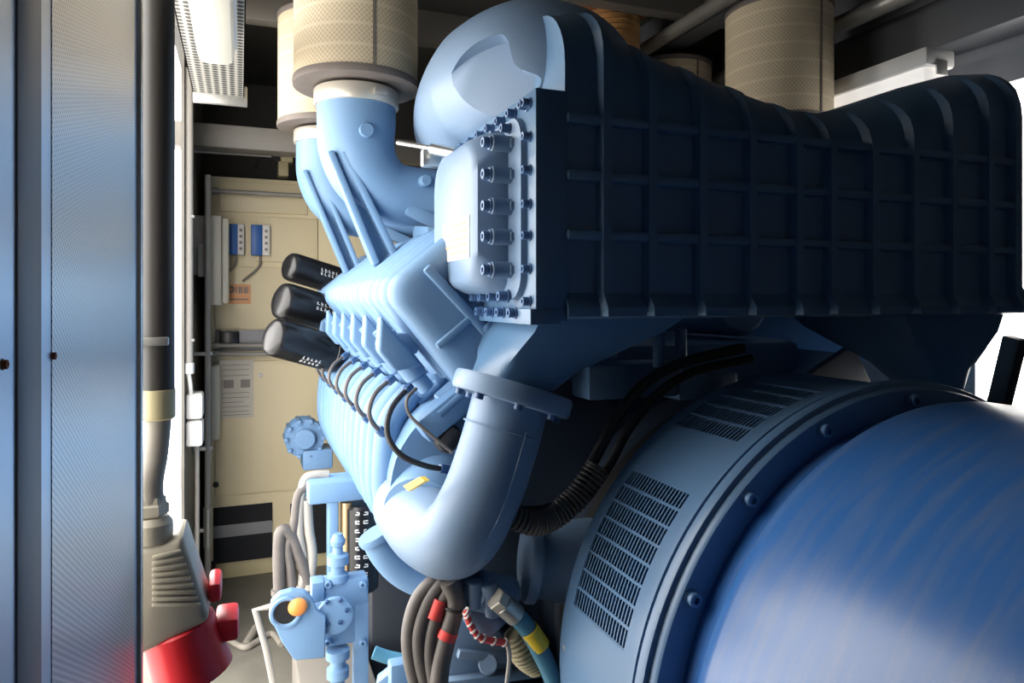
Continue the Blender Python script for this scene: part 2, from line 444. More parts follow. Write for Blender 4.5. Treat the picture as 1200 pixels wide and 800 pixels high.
nm = bpy.data.meshes.new_from_object(dome.evaluated_get(dg)); dome.modifiers.clear(); dome.data = nm
bpy.data.objects.remove(cutter)
for p in nm.polygons: p.use_smooth = True
nm.set_sharp_from_angle(angle=math.radians(32))
# outlet casting below the left end, and its twin on the right
for side in (0, 1):
    oc = MB()
    if side == 0:
        P0 = [(Xa-.03, YF+.03), (Xa+.30, YF+.03), (Xa+.30, YF+.42), (Xa-.03, YF+.42)]
        cx, cy, cz = at(600, 455, Y=1.37)
    else:
        P0 = [(Xb-.36, YF+.03), (Xb-.01, YF+.03), (Xb-.01, YF+.42), (Xb-.36, YF+.42)]
        cx, cy, cz = at(1085, 455, Y=1.40)
    def sq(pts, z, m=8):
        out = []
        for i in range(4):
            a_, b_ = V((*pts[i], z)), V((*pts[(i+1) % 4], z))
            out += [a_.lerp(b_, q/m) for q in range(m)]
        return out
    R0 = sq(P0, ZB+.01); c_ = sum((p for p in R0), V())/32
    ax = V((-.18, .05, -1)).normalized(); u = V((1, 0, -.18)).normalized(); w = ax.cross(u)
    R2 = []
    for p in R0:
        d = p-c_; an = math.atan2(d.y, d.x)
        R2.append(V((cx, cy, cz+.01))+(u*math.cos(an)+V((0, 1, 0))*math.sin(an))*.088)
    rr = [R0]
    for q in (.25, .5, .75, 1):
        s_ = q*q*(3-2*q); rr.append([V((a_.x+(b_.x-a_.x)*(q*.55+s_*.45), a_.y+(b_.y-a_.y)*s_, a_.z+(b_.z-a_.z)*q)) for a_, b_ in zip(R0, R2)])
    oc.loft(rr)
    oc.build('outlet_casting', M['cooler'], ca, 40)

# ================================================================== CHARGE AIR PIPE (down from the cooler)
pc = at(600, 462, Y=1.37)
ap = thing('charge_air_pipe', 'thick light blue air pipe bending down from the cooler to the engine manifold', 'pipe', at(525, 660, Y=1.45))
axd = (at(572, 560, Y=1.36)-pc).normalized()
MB().lathe([(.090, -.022), (.123, -.020), (.126, -.014), (.126, .012), (.122, .018), (.086, .02)], pc, axd, 48).build('flange', M['pipeblue'], ap)
path = [pc, at(585, 520, Y=1.365), at(562, 585, Y=1.37), at(534, 628, Y=1.41), at(503, 618, Y=1.53), at(480, 592, Y=1.72)]
MB().tube(path, [.080, .080, .080, .083, .088, .09], 40, k=10).build('elbow', M['pipeblue'], ap)
sm = MB(); P = spline([pc+axd*.018, at(585, 520, Y=1.365), at(562, 585, Y=1.37), at(534, 628, Y=1.41)], 8)
sm.torus(pc+axd*.075, axd, .0805, .0022, 48, 6)
sm.build('weld_seam', M['pipeblue'], ap)
sp = MB(); pts = [at(617, 506, Y=1.287), at(600, 565, Y=1.287), at(578, 620, Y=1.297), at(545, 660, Y=1.33)]
sp.tube(pts, .0025, 6); sp.build('seam', M['pipeblue'], ap)
for an in range(0, 360, 45):
    u, w = frame_from(axd); d = u*math.cos(math.radians(an+12))+w*math.sin(math.radians(an+12))
    bolt(ap, pc+axd*.018+d*.106, axd, .009, .012, 'navy')

# ================================================================== GENERATOR
GX, GZ = 1.19, .655
gn = thing('generator', 'big glossy blue cylindrical generator in the right foreground', 'generator', (GX, .6, .05))
dr = MB()
prof = [(.10, -.42), (.50, -.40), (.545, -.34), (.566, -.25), (.566, .885), (.562, .905), (.550, .922), (.53, .935), (.525, .99)]
dr.lathe(prof, (GX, 0, GZ), (0, 1, 0), 128); dr.build('drum', M['drum'], gn, 40)
rg = MB(); rg.lathe([(.52, .985), (.575, .985), (.578, .99), (.579, 1.002), (.588, 1.004), (.590, 1.010), (.590, 1.024), (.586, 1.028), (.575, 1.029), (.574, 1.036), (.585, 1.038), (.585, 1.052), (.575, 1.054)], (GX, 0, GZ), (0, 1, 0), 128, False)
ring = rg.build('flange_ring', M['gen'], gn, 30)
for px, py in ((960, 489), (866, 571), (798, 695), (1068, 452)):
    p = at(px, py, Y=.985); d = V((p.x-GX, 0, p.z-GZ)).normalized()*.556
    bolt(ring, V((GX+d.x, .985, GZ+d.z)), (0, -1, 0), .012, .014, 'gen')
Y0, Y1, RG = 1.054, 1.33, .574
MB().lathe([(.515, Y0-.01), (.515, Y1+.01)], (GX, 0, GZ), (0, 1, 0), 96).build('core', M['void'], gn)
# slotted band: solid sectors and two slotted ventilation fields
def ang(px, py):
    p = hit_cyl(px, py, GX, GZ, RG); return math.atan2(p.z-GZ, -(p.x-GX)), p.y
def cp(t, y, R=RG): return V((GX-R*math.cos(t), y, GZ+R*math.sin(t)))
def sector(mb, t0, t1, y0, y1, R=RG, th=.008):
    k = max(2, int(abs(t1-t0)/.04)+1)
    rings = []
    for i in range(k+1):
        t = t0+(t1-t0)*i/k
        rings.append([cp(t, y0, R), cp(t, y1, R), cp(t, y1, R-th), cp(t, y0, R-th)])
    mb.loft(rings)
tA0, tA1 = ang(706, 740)[0], ang(768, 560)[0]
tB0, tB1 = ang(828, 508)[0], ang(880, 446)[0]
ys0, ys1 = Y0+.040, Y1-.035
bd = MB()
sector(bd, -math.pi*.6, tA0, Y0, Y1); sector(bd, tA1, tB0, Y0, Y1); sector(bd, min(tB1, 2.4), math.pi*.9, Y0, Y1)
sector(bd, -math.pi*.6, math.pi*.9, Y0, ys0); sector(bd, -math.pi*.6, math.pi*.9, ys1, Y1)
bd.build('band', M['gen'], gn, 30)
for (t0, t1, rows) in ((tA0, tA1, 8), (tB0, min(tB1, 2.4), 5)):
    gr = MB()
    for r in range(rows+1):
        t = t0+(t1-t0)*r/rows; w = (t1-t0)/rows*.075
        sector(gr, t-w, t+w, ys0, ys1, RG-.001, .006)
    ns = 19
    for i in range(ns+1):
        y = ys0+(ys1-ys0)*i/ns
        sector(gr, t0, t1, y-.0017, y+.0017, RG-.002, .005)
    gr.build('ventilation_grille', M['gen'], gn, 30)
cn = MB(); cn.lathe([(.574, Y1), (.560, Y1+.012), (.545, Y1+.014), (.40, Y1+.016), (.36, Y1+.02)], (GX, 0, GZ), (0, 1, 0), 96, False)
cn.build('adapter_cone', M['gen'], gn, 30)
ft = MB().span((GX-.42, -.2, 0.0), (GX-.30, .8, .24), .006).span((GX+.30, -.2, 0), (GX+.42, .8, .24), .006)
ft.build('foot', M['gen'], gn)

# ================================================================== ENGINE
en = thing('engine', 'light blue diesel engine with a row of rocker covers behind the charge air pipe', 'engine', (1.15, 2.4, .2))
bk = MB()
def xz(pts, y0, y1): return [V((x, y0, z)) for x, z in pts], (0, y1-y0, 0)
P, e = xz([(.52, .52), (.45, .70), (.47, 1.04), (.62, 1.25), (.95, 1.05), (1.35, 1.05), (1.70, 1.25), (1.85, 1.0), (1.85, .70), (1.75, .52), (1.55, .30), (.75, .30)], 1.62, 3.25)
bk.prism(P, e, .02); bk.build('crankcase', M['bluecast'], en)
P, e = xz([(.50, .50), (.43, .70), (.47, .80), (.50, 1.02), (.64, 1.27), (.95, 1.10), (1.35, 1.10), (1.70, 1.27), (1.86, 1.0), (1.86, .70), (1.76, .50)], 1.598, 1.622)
MB().prism(P, e, .003).build('end_plate', M['housing'], en, label='dark plate added to shade the crankcase rear')  # dark sheet added over the crankcase rear to imitate shade
MB().prism(*xz([(.70, .16), (.62, .32), (1.68, .32), (1.60, .16)], 1.6, 3.2), .02).build('oil_pan', M['bluecast'], en)
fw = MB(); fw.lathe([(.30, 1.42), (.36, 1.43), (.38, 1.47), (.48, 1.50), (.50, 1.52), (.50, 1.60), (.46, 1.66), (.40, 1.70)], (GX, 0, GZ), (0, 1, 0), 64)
MB().lathe([(.38, 1.352), (.50, 1.356), (.515, 1.37), (.515, 1.46), (.50, 1.475), (.38, 1.48)], (GX, 0, GZ), (0, 1, 0), 64).build('coupling', M['rubber'], en, label='black rubber coupling, enlarged to darken the gap')  # coupling widened in black to imitate the shaded gap
bh = MB(); bh.lathe([(.0, -.012), (.06, -.012), (.088, -.006), (.092, 0), (.092, .016), (.080, .022), (.084, .06), (.095, .12), (.11, .20), (.06, .22)], at(618, 655, Y=1.45), (1, -.22, -.12), 40)
bh.build('bell_housing', M['pipeblue'], en)
sb = MB(); sb.prism([at(x, y, Y=1.50) for x, y in ((533, 706), (560, 712), (598, 752), (642, 792), (650, 850), (515, 850), (520, 780))], (0, .14, 0), .01)
sb.bar(at(536, 765, Y=1.495), at(600, 772, Y=1.495), .02, .02, (0, 1, 0), .005); sb.cyl(at(572, 778, Y=1.50), at(572, 778, Y=1.478), .022, 18, .003); sb.bar(at(520, 800, Y=1.49), at(640, 785, Y=1.49), .02, .03, (0, 1, 0), .006)
sb.build('starter_bracket', M['pipeblue'], en)
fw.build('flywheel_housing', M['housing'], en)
# left bank
NC, PIT, YC0 = 8, .205, 1.50
A = V((.285, 0, 1.425)); ub = V((math.cos(math.radians(-51)), 0, math.sin(math.radians(-51)))); vb = V((math.cos(math.radians(39)), 0, math.sin(math.radians(39))))
def bankpt(a, b, y): return V((A.x, y, A.z))+ub*a+vb*b
def bank_ring(y, grow, a1=.27, b1=.30, r=.05):
    a0, b0 = -grow, -grow; a1 += 0; b1 += grow; out = []
    for ca_, cb_, s0 in ((a0+r, b0+r, 180), (a0+r, b1-r, 90)):
        for q in range(7):
            t = math.radians(s0+(90-0)*q/6) if s0 == 180 else math.radians(90+90*(1-1)+0)
    pts = []
    for q in range(7):
        t = math.pi+q/6*math.pi/2          # outer top corner, rounded
        pts.append((a0+r+r*math.cos(t), b0+r+r*math.sin(t)))
    pts += [(a1, b0), (a1, b1)]
    for q in range(5):
        t = math.pi/2+q/4*math.pi/2
        pts.append((a0+r+r*math.cos(t), b1-r+r*math.sin(t)))
    return [bankpt(x, z, y) for x, z in pts]
for i in range(NC):
    y = YC0+i*PIT
    cv = MB(); L_ = PIT
    prof = [(.0, -.045), (.004, -.022), (.014, -.006), (.034, .002), (.062, .002), (.080, -.006), (.092, -.022), (.100, -.040), (.106, -.040), (.114, -.022), (.126, -.006), (.144, .002), (.170, .002), (.188, -.006), (.200, -.024), (.2045, -.045)]
    cv.loft([bank_ring(y+t, g) for t, g in prof])
    o = cv.build('rocker_cover', M['blue'], en, 50)
    if i == 0:
        rb = MB()
        rb.bar(bankpt(.02, .10, y-.004), bankpt(.25, .12, y-.004), .022, .022, (0, 1, 0), .006)
        rb.bar(bankpt(.17, .01, y-.004), bankpt(.17, .11, y-.004), .016, .016, (0, 1, 0), .005)
        rb.build('rib', M['blue'], o)
        rc = MB(); rc.bar(bankpt(.20, .125, y-.006), bankpt(.30, .135, y-.006), .03, .03, (0, 1, 0), .008); rc.build('lug', M['bluecast'], o); rc = MB(); rc.cyl(bankpt(.235, .215, y+.005), bankpt(.235, .215, y-.012), .022, 18, .003); rc.build('boss', M['bluecast'], o)
        MB().cyl(bankpt(.235, .215, y-.0135), bankpt(.235, .215, y-.0125), .010, 14).build('bolt_hole', M['void'], o)
    # cylinder head under the cover
    hd = MB()
    hp = [bankpt(.27, .02, y+.012), bankpt(.40, .03, y+.012), bankpt(.40, .30, y+.012), bankpt(.27, .30, y+.012)]
    hd.prism(hp, (0, PIT-.024, 0), .008)
    hd.cyl(bankpt(.31, .05, y+.10), bankpt(.31, -.05, y+.10), .035, 18, .004)
    hd.cyl(bankpt(.30, -.005, y+.045), bankpt(.30, -.075, y+.045), .014, 12)
    hd.build('cylinder_head', M['bluecast'], en)
    pu = MB()
    q0 = bankpt(.10, -.045, y+.16)
    pu.cyl(q0, q0+ub*.13, .028, 18, .006); pu.cyl(q0+ub*.13, q0+ub*.17, .020, 14, .003); pu.cyl(q0-ub*.018, q0, .017, 10)
    pu.box(q0+ub*.05+vb*.03, (.05, .04, .05), None, .006)
    pu.build('injection_pump', M['blue'], en)
    ln = MB()
    if i == 0: pts = [at(481, 452, Y=1.62), at(459, 478, Y=1.56), at(454, 508, Y=1.52), at(470, 533, Y=1.50), at(500, 546, Y=1.50), at(526, 550, Y=1.52)]
    else:
        sh = V((0, y-1.75, 0)); pts = [at(457, 440, Y=1.80)+sh, at(437, 457, Y=1.76)+sh, at(429, 477, Y=1.74)+sh, at(433, 492, Y=1.74)+sh, at(446, 505, Y=1.76)+sh]
    ln.tube(pts, .0065 if i == 0 else .0058, 8)
    li = ln.build('injection_line', M['rubber' if i == 0 else 'greyrub'], en)
    for e0, e1 in ((pts[0], pts[1]), (pts[-1], pts[-2])):
        MB().cyl(e0, e0+(e1-e0).normalized()*.026, .011, 6, .002).build('fitting', M['navy'], li, label='dark hex fitting')
    bkx = MB(); b0 = bankpt(.05, -.03, y+.08); bkx.prism([b0, b0+ub*.06-vb*.055, b0+ub*.12-vb*.055, b0+ub*.15], (0, .05, 0), .008); bkx.build('pump_bracket', M['bluecast'], en)
for i in range(NC):
    y = YC0+i*PIT
    for dy in (.05, .15):
        ru = MB(); yy = y+dy
        if yy < 1.72: continue
        ru.tube([V((.405, yy, 1.17)), V((.352, yy, 1.10)), V((.338, yy, 1.0)), V((.342, yy, .90)), V((.38, yy, .80))], [.030, .034, .034, .034, .03], 14)
        ru.build('intake_runner', M['bluecast'], en)
bx_ = MB()
bx_.bar(at(492, 505, Y=1.57), at(545, 462, Y=1.57), .06, .07, (0, 1, 0), .008); bx_.bar(at(500, 478, Y=1.59), at(540, 520, Y=1.59), .05, .05, (0, 1, 0), .008)
bx_.build('end_bracket', M['bluecast'], en)
MB().bar(at(514, 527, Y=1.56), at(536, 500, Y=1.56), .05, .06, (0, 1, 0), .02).build('gap_shade_block', M['rubber'], en)  # black block added to imitate the dark gap beside the pipe
lw = MB(); lw.tube([at(488, 455, Y=1.58), at(477, 468, Y=1.56), at(480, 486, Y=1.54), at(500, 505, Y=1.52), at(530, 530, Y=1.50)], .004, 8); lw.build('sensor_wire', M['greyrub'], en)
# right bank (mostly hidden)
rbk = MB(); mx_ = lambda p: V((2*GX-.02-p.x, p.y, p.z))
rbk.loft([[mx_(p) for p in bank_ring(YC0+.05+t, g)] for t, g in ((0, 0), (.03, .02), (1.55, .02), (1.6, 0))])
rbk.build('rocker_cover', M['blue'], en)
# intake manifold along the left side
mf = MB(); rings = []
for i in range(NC*4+1):
    y = 1.62+i*(NC*PIT-.1)/(NC*4); g = .012*max(0, math.cos(i/4*2*math.pi))
    pts = [(.52, 1.16), (.42, 1.14), (.36-g, 1.06), (.335-g, .98), (.335-g, .90), (.35-g, .84), (.385-g, .79-g), (.44, .765-g), (.52, .76)]
    P = spline([V((x, y, z)) for x, z in pts], 3); rings.append(P)
mf.loft(rings); mf.build('intake_manifold', M['blue'], en, 60)
nb = MB(); nb.tube([V((.455, 1.78, .93)), V((.44, 1.66, .93)), at(495, 606, Y=1.57)], [.13, .115, .095], 32, cap=True); nb.build('manifold_inlet', M['blue'], en)
yl = [at(486, 568, X=.345), at(507, 557, X=.345), at(513, 562, X=.345), at(492, 574, X=.345)]
MB().prism([V((.320, p.y, p.z)) for p in yl], (.010, 0, 0)).build('warning_tag', M['yellow'], en, label='small yellow tag')
# top of the engine between the banks
vv = MB(); vv.span((.75, 1.72, 1.02), (1.62, 3.2, 1.28), .03)
vv.cyl((.95, 1.75, 1.40), (.95, 3.1, 1.40), .11, 24, .02); vv.cyl((1.42, 1.75, 1.40), (1.42, 3.1, 1.40), .11, 24, .02)
vv.build('exhaust_manifold', M['bluecast'], en)
for k, (x, y) in enumerate(((.80, 2.05), (.80, 2.75), (1.55, 2.05), (1.55, 2.75))):
    tb = MB(); tb.lathe([(.05, -.10), (.12, -.09), (.15, -.04), (.15, .04), (.11, .08), (.08, .14)], (x, y, 1.66), (1 if x > 1 else -1, -.15, 0), 32)
    tb.cyl((x, y, 1.40), (x, y, 1.62), .06, 16); tb.build('turbocharger', M['blue'], en)
# coolant stub under the manifold
cs = MB(); pth = [at(441, 629, Y=1.75), at(452, 650, Y=1.75), at(475, 672, Y=1.75), at(510, 684, Y=1.75), at(560, 686, Y=1.75)]
cs.tube(pth, [.037, .037, .038, .04, .04], 20)
d_ = (pth[1]-pth[0]).normalized()
cs.lathe([(.036, -.012), (.043, -.012), (.045, -.004), (.043, .006), (.037, .008)], pth[0], d_, 24); cs.build('coolant_stub', M['blue'], en)

# far end pulley / accessory
ac = MB(); c_ = at(362, 512, Y=3.30)
for k in range(7):
    ac.cyl(c_+V((-.02, -.03+k*.018, 0)), c_+V((-.02, -.022+k*.018, 0)), .085-(k % 2)*.014, 20)
ac.cyl(c_+V((-.02, -.06, 0)), c_+V((-.02, .12, 0)), .045, 20, .005); ac.span(c_+V((-.03, -.05, -.14)), c_+V((.10, .10, -.05)), .01)
for k in range(10):
    a = k*.628; ac.span(c_+V((-.02+.08*math.cos(a)-.008, -.05, .08*math.sin(a)-.008)), c_+V((-.02+.08*math.cos(a)+.008, .09, .08*math.sin(a)+.008)), .002)
ac.build('alternator', M['bluecast'], en, label='finned charging alternator')

# ================================================================== AIR FILTERS
FD = .38
def air_filter(px, py_bot, wpx, label, grp, Hh=.42):
    d = FD*F/wpx; a = (px-600)/F*d
    X, Y = a*CS+d*SN, d*CS-a*SN; Zb = CZ+(HY-py_bot)/F*d
    return X, Y, Zb
def make_filter(X, Y, Z, label):
    t = thing('air_filter', label, 'air filter', (X, Y, Z), 'cylindrical air filters above the engine')
    R = FD/2
    MB().lathe([(R*.93, .012), (R*.985, .02), (R*.985, .415), (R*.95, .42)], (X, Y, Z), (0, 0, 1), 64).build('filter_media', M['media'], t, 30)
    MB().lathe([(.10, .0), (R*.9, -.008), (R*1.0, -.002), (R*1.01, .008), (R*1.0, .02), (R*.9, .022)], (X, Y, Z), (0, 0, 1), 64).build('end_disc', M['disc'], t)
    MB().lathe([(.02, .41), (R*.99, .41), (R*1.0, .418), (R*1.0, .43), (R*.9, .434), (.02, .434)], (X, Y, Z), (0, 0, 1), 64).build('top_disc', M['disc'], t)
    sm_ = MB(); sm_.bar(V((X+.02, Y-R*.985, Z+.02)), V((X+.02, Y-R*.985, Z+.41)), .006, .005, (0, 1, 0)); sm_.build('seam', M['disc'], t)
    MB().lathe([(.118, -.062), (.127, -.060), (.129, -.056), (.129, -.016), (.127, -.012), (.118, -.01)], (X, Y, Z), (0, 0, 1), 48, False).build('clamp_band', M['clamp'], t)
    MB().span((X+.03, Y-.140, Z-.048), (X+.07, Y-.122, Z-.026), .003).build('clamp_screw', M['steel'], t)
    return t
X1, Y1_, Z1 = air_filter(418, 104, 144, '', '')
X2, Y2_, Z2 = air_filter(384, 152, 113, '', '')
f1 = make_filter(X1, Y1_, Z1, 'cream mesh air filter on the near intake elbow at upper left')
f2 = copy_tree(f1, (X2, Y2_, Z2), 'cream mesh air filter half hidden behind the nearer one at upper left')
X3, Y3_, Z3 = air_filter(912, 130, 121, '', ''); 
f3 = copy_tree(f1, (X3, Y3_, CZ+(HY-17)/F*(FD*F/121)-.42), 'cream mesh air filter above the dip in the cooler box')
f4 = copy_tree(f1, (X3-.02, Y3_+.68, CZ+(HY-17)/F*(FD*F/121)-.42), 'cream mesh air filter behind the right hand one, only its top showing')
for f, side in ((f3, 1), (f4, 1)):
    p = f.location
    tb = MB(); tb.tube([p+V((0, 0, -.02)), p+V((0, 0, -.14)), p+V((-.08, 0, -.25)), p+V((-.30, 0, -.30))], .115, 28)
    tag(tb.build('intake_elbow', M['blue']), 'blue intake elbow under the %s right hand air filter' % ('nearer' if f is f3 else 'farther'), 'intake elbow', 'intake elbows')

# ---- intake elbows on the left
for k, (X, Y, Z) in enumerate(((X1, Y1_, Z1), (X2, Y2_, Z2))):
    t = thing('intake_elbow', ('blue intake elbow with two struts under the near left air filter', 'blue intake elbow with two struts behind the nearer elbow')[k], 'intake elbow', (X+.1, Y, 1.50), 'intake elbows')
    b = MB(); b.tube([V((X, Y, Z-.03)), V((X, Y, Z-.10)), V((X, Y, Z-.18)), V((X+.03, Y, Z-.26)), V((X+.10, Y, Z-.315)), V((X+.20, Y, Z-.325)), V((X+.36, Y, Z-.325))], [.120, .120, .117, .110, .10, .092, .09], 40, k=8)
    b.build('elbow_pipe', M['blue'], t)
    yb = Y-.075
    L0, L1, R0, R1 = (((386, 178), (440, 310), (402, 178), (462, 300)), ((356, 200), (406, 320), (374, 205), (420, 315)))[k]
    q = [at(*p, Y=yb) for p in (L0, L1, R0, R1)]
    for a_, b_ in ((q[0], q[1]), (q[2], q[3])):
        MB().bar(a_, b_, .022 if k == 0 else .02, .05, (0, 1, 0), .006).build('strut', M['blue'], t)
    w_ = MB(); dn = V((0, .03, 0)); m0, m1 = q[0].lerp(q[1], .18), q[2].lerp(q[3], .18)
    w_.prism([m0+dn, m1+dn, q[3]+dn, q[1]+dn], (0, .01, 0)); w_.prism([q[0], q[2], m1, m0], (0, .04, 0), .004)
    w_.build('web', M['blue'], t)
    bs = MB(); bs.cyl(V((X+.01, Y-.112, Z-.155)), V((X+.01, Y-.132, Z-.155)), .022, 16, .003); bs.build('boss', M['blue'], t); bs = MB(); bs.cyl(V((X+.19, Y-.08, Z-.29)), V((X+.19, Y-.125, Z-.29)), .018, 16, .003)
    bs.build('boss', M['blue'], t)
    MB().bar(V((X+.14, Y-.07, Z-.37)), V((X+.36, Y-.05, Z-.46)), .03, .04, (0, 0, 1), .006).build('bracket', M['blue'], t)

# pneumatic rod in front of the dome
rd = MB(); rd.cyl(at(466, 167, Y=1.80), at(528, 177, Y=1.66), .006, 10); rd.cyl(at(505, 174, Y=1.70), at(535, 180, Y=1.64), .014, 12, .003)
rd.box(at(505, 186, Y=1.74), (.05, .03, .045), None, .006)
tag(rd.build('linkage_rod', M['alu']), 'short silver linkage rod beside the domed cooler inlet', 'rod')

# ================================================================== OIL FILTERS (black canisters)
for k, (p0, p1, r0, yy, lab) in enumerate((((336, 311), (405, 332), 17, 2.95, 'topmost of the three black oil filter canisters'), ((326, 351), (400, 372), 22, 2.80, 'middle one of the three black oil filter canisters'), ((316, 393), (392, 415), 22.5, 2.65, 'lowest of the three black oil filter canisters, nearest the camera'))):
    a, b = at(*p0, Y=yy), at(*p1, Y=yy+.12); d = (b-a); L_ = d.length; r = r0*(yy*CS+.1)/F
    t = thing('oil_filter', lab, 'oil filter', (a+b)/2-V((0, 0, r)), 'black oil filters')
    MB().lathe([(r*.35, 0), (r*.75, .003), (r*.93, .012), (r, .03), (r, L_-.03), (r*1.04, L_-.028), (r*1.04, L_)], a, d, 36).build('canister', M['black'], t, 50)
    mk = MB(); dn = d.normalized(); u = V((0, -1, 0)); u = (u-dn*u.dot(dn)).normalized(); w = dn.cross(u)
    if w.z > 0: w = -w
    rg_ = random.Random(k)
    for q in range(2):
        for s in range(5):
            an = .16+q*.26-(.55 if k < 2 else -.45); rad = u*math.cos(an)+w*math.sin(an); tn = -u*math.sin(an)+w*math.cos(an)
            c = a+dn*(L_*(.44+.062*s))+rad*(r+.0006); R3 = Matrix((dn, tn, rad)).transposed()
            hh = .010+.004*rg_.random()
            mk.box(c, (L_*.012, hh, .0012), R3); mk.box(c+tn*hh*.4+dn*L_*.012, (L_*.032, .0028, .0012), R3)
            if (s+q) % 2: mk.box(c-tn*hh*.1+dn*L_*.012, (L_*.03, .0026, .0012), R3)
    mk.build('marking', M['marking'], t)

# ================================================================== EXHAUST BELLOWS
bx = at(716, 40, Y=2.55)
be = thing('exhaust_bellows', 'bronze steel exhaust bellows under a rusty flange at the top', 'bellows', (bx.x, bx.y, bx.z-.12))
pr = []
for k in range(26): pr.append((.098 if k % 2 else .118, -.20+k*.011))
MB().lathe(pr, bx, (0, 0, 1), 48).build('corrugated_sleeve', M['bellows'], be, 80)
fz = at(716, 13, Y=2.55).z
fr = MB(); fr.lathe([(.09, fz), (.165, fz), (.167, fz+.004), (.167, fz+.026), (.165, fz+.03), (.09, fz+.03)], (bx.x, bx.y, 0), (0, 0, 1), 48)
fo = fr.build('flange', M['rust'], be)
for k in range(8):
    a = k*math.pi/4+.2
    MB().cyl((bx.x+.14*math.cos(a), bx.y+.14*math.sin(a), fz-.001), (bx.x+.14*math.cos(a), bx.y+.14*math.sin(a), fz+.002), .012, 12).build('bolt_hole', M['void'], fo)
MB().cyl((bx.x, bx.y, fz+.03), (bx.x, bx.y, 2.66), .105, 32).build('exhaust_pipe', M['rust'], be)
MB().cyl((bx.x, bx.y, bx.z-.30), (bx.x, bx.y, bx.z-.18), .12, 32, .01).build('lower_collar', M['bellows'], be)

# ================================================================== LAMPS, TRAY, PIPES ON THE CEILING
def batten(name, y0, y1, x, z, w, h, label, dm='cream'):
    t = thing(name, label, 'lamp', (x, (y0+y1)/2, z))
    b = MB(); b.span((x-w/2, y0, z+h*.55), (x+w/2, y1, z+h), .012); b.build('housing', M['white'], t)
    d = MB(); d.span((x-w/2+.006, y0+.012, z), (x+w/2-.006, y1-.012, z+h*.6), .022); d.build('diffuser', M[dm], t)
    for yy in (y0, y1):
        MB().span((x-w*.18, yy-.003, z+h*.35), (x+w*.18, yy+.003, z+h*.7), .001).build('end_clip', M['steel'], t)
    return t
pe = at(1106, 78, X=2.10)
batten('batten_lamp', pe.y, pe.y+1.25, 2.09, pe.z-.075, .13, .135, 'white tubular batten lamp on the right wall behind the cooler', 'tube_glow')
pe = at(252, 80, Y=1.9)
batten('batten_lamp', pe.y-1.25, pe.y, pe.x+.004, pe.z, .095, .075, 'cream batten lamp hanging below the perforated tray at upper left')
p2 = at(1010, 17, X=2.05)
tag(MB().cyl((2.05, .8, p2.z), (2.05, YB, p2.z), .032, 16).build('ceiling_pipe', M['steel']), 'pale pipe running under the ceiling right of the air filter', 'pipe')
p2 = at(800, 30, X=1.62)
tag(MB().cyl((1.62, .8, p2.z), (1.62, YB, p2.z), .028, 16).build('ceiling_pipe', M['beam']), 'grey pipe under the ceiling beside the rusty flange', 'pipe')
tr = MB(); ty0, ty1 = 1.0, 2.50
tz = at(270, 112, Y=ty1).z; tx0, tx1 = at(226, 120, Y=ty1).x, at(286, 120, Y=ty1).x
tr.span((tx0, ty0, tz), (tx1, ty1, tz+.004)).span((tx0, ty0, tz), (tx0+.003, ty1, tz+.15)).span((tx1-.003, ty0, tz), (tx1, ty1, tz+.15))
t = thing('cable_tray', 'perforated galvanised cable tray hanging from the ceiling at upper left', 'cable tray', (0, 1.8, tz))
tr.build('trough', M['tray'], t)
MB().span((tx0, ty1, tz-.03), (tx1+.01, ty1+.02, tz+.035), .003).build('end_plate', M['steel'], t)
for y in (1.4, 2.3): MB().span(((tx0+tx1)/2-.012, y, tz+.1), ((tx0+tx1)/2+.012, y+.01, 2.66)).build('hanger', M['steel'], t)

# ================================================================== CABINET AT THE BACK
YQ = 3.83
def cq(px, py): return at(px, py, Y=YQ)
ctl = cq(247, 206); cbr = cq(247, 678)
cb = thing('control_cabinet', 'tall beige control cabinet standing at the far end', 'cabinet', (.4, YQ+.2, 0))
zt, zb0 = ctl.z, 0.0
MB().span((ctl.x, YQ, .10), (1.3, YQ+.42, zt), .006).build('body', M['beige'], cb)
MB().span((ctl.x+.02, YQ+.02, 0), (1.28, YQ+.40, .10), .003).build('plinth', M['beige2'], cb)
d1 = MB(); q0, q1 = cq(333, 421), cq(333, 570)
for (pa, pb) in (((258, 212), (360, 252)), ((300, 254), (372, 308)), ((252, 312), (372, 384)), ((252, 424), (420, 566))):
    a, b = cq(*pa), cq(*pb)
    MB().span((a.x, YQ-.012, b.z), (b.x, YQ+.004, a.z), .004).build('door', M['beige'], cb)
MB().span((cq(252, 386).x, YQ-.006, cq(252, 412).z), (cq(360, 386).x, YQ+.004, cq(252, 387).z), .002).build('recess_panel', M['strip'], cb, label='dark recessed strip')
v0, v1 = cq(250, 595), cq(319, 652)
vt = MB().span((v0.x, YQ-.008, v1.z), (v1.x, YQ+.004, v0.z)).build('vent_opening', M['void'], cb, label='dark open vent')
MB().span((v0.x, YQ-.012, (v0.z+v1.z)/2-.01), (v1.x, YQ-.006, (v0.z+v1.z)/2+.05)).build('crossbar', M['strip'], vt)
v2, v3 = cq(340, 590), cq(395, 645)
MB().span((v2.x, YQ-.008, v3.z), (v3.x, YQ+.004, v2.z)).build('vent_opening', M['void'], cb, label='dark open vent')
bolt(cb, cq(253, 567)+V((0, -.012, 0)), (0, -1, 0), .012, .012, 'black', 'lock')
bolt(cb, cq(305, 439)+V((0, -.012, 0)), (0, -1, 0), .010, .012, 'white', 'lock')
MB().span((cq(257, 395).x, YQ-.04, cq(257, 408).z), (cq(280, 395).x, YQ-.005, cq(257, 388).z), .006).build('handle', M['black'], cb)
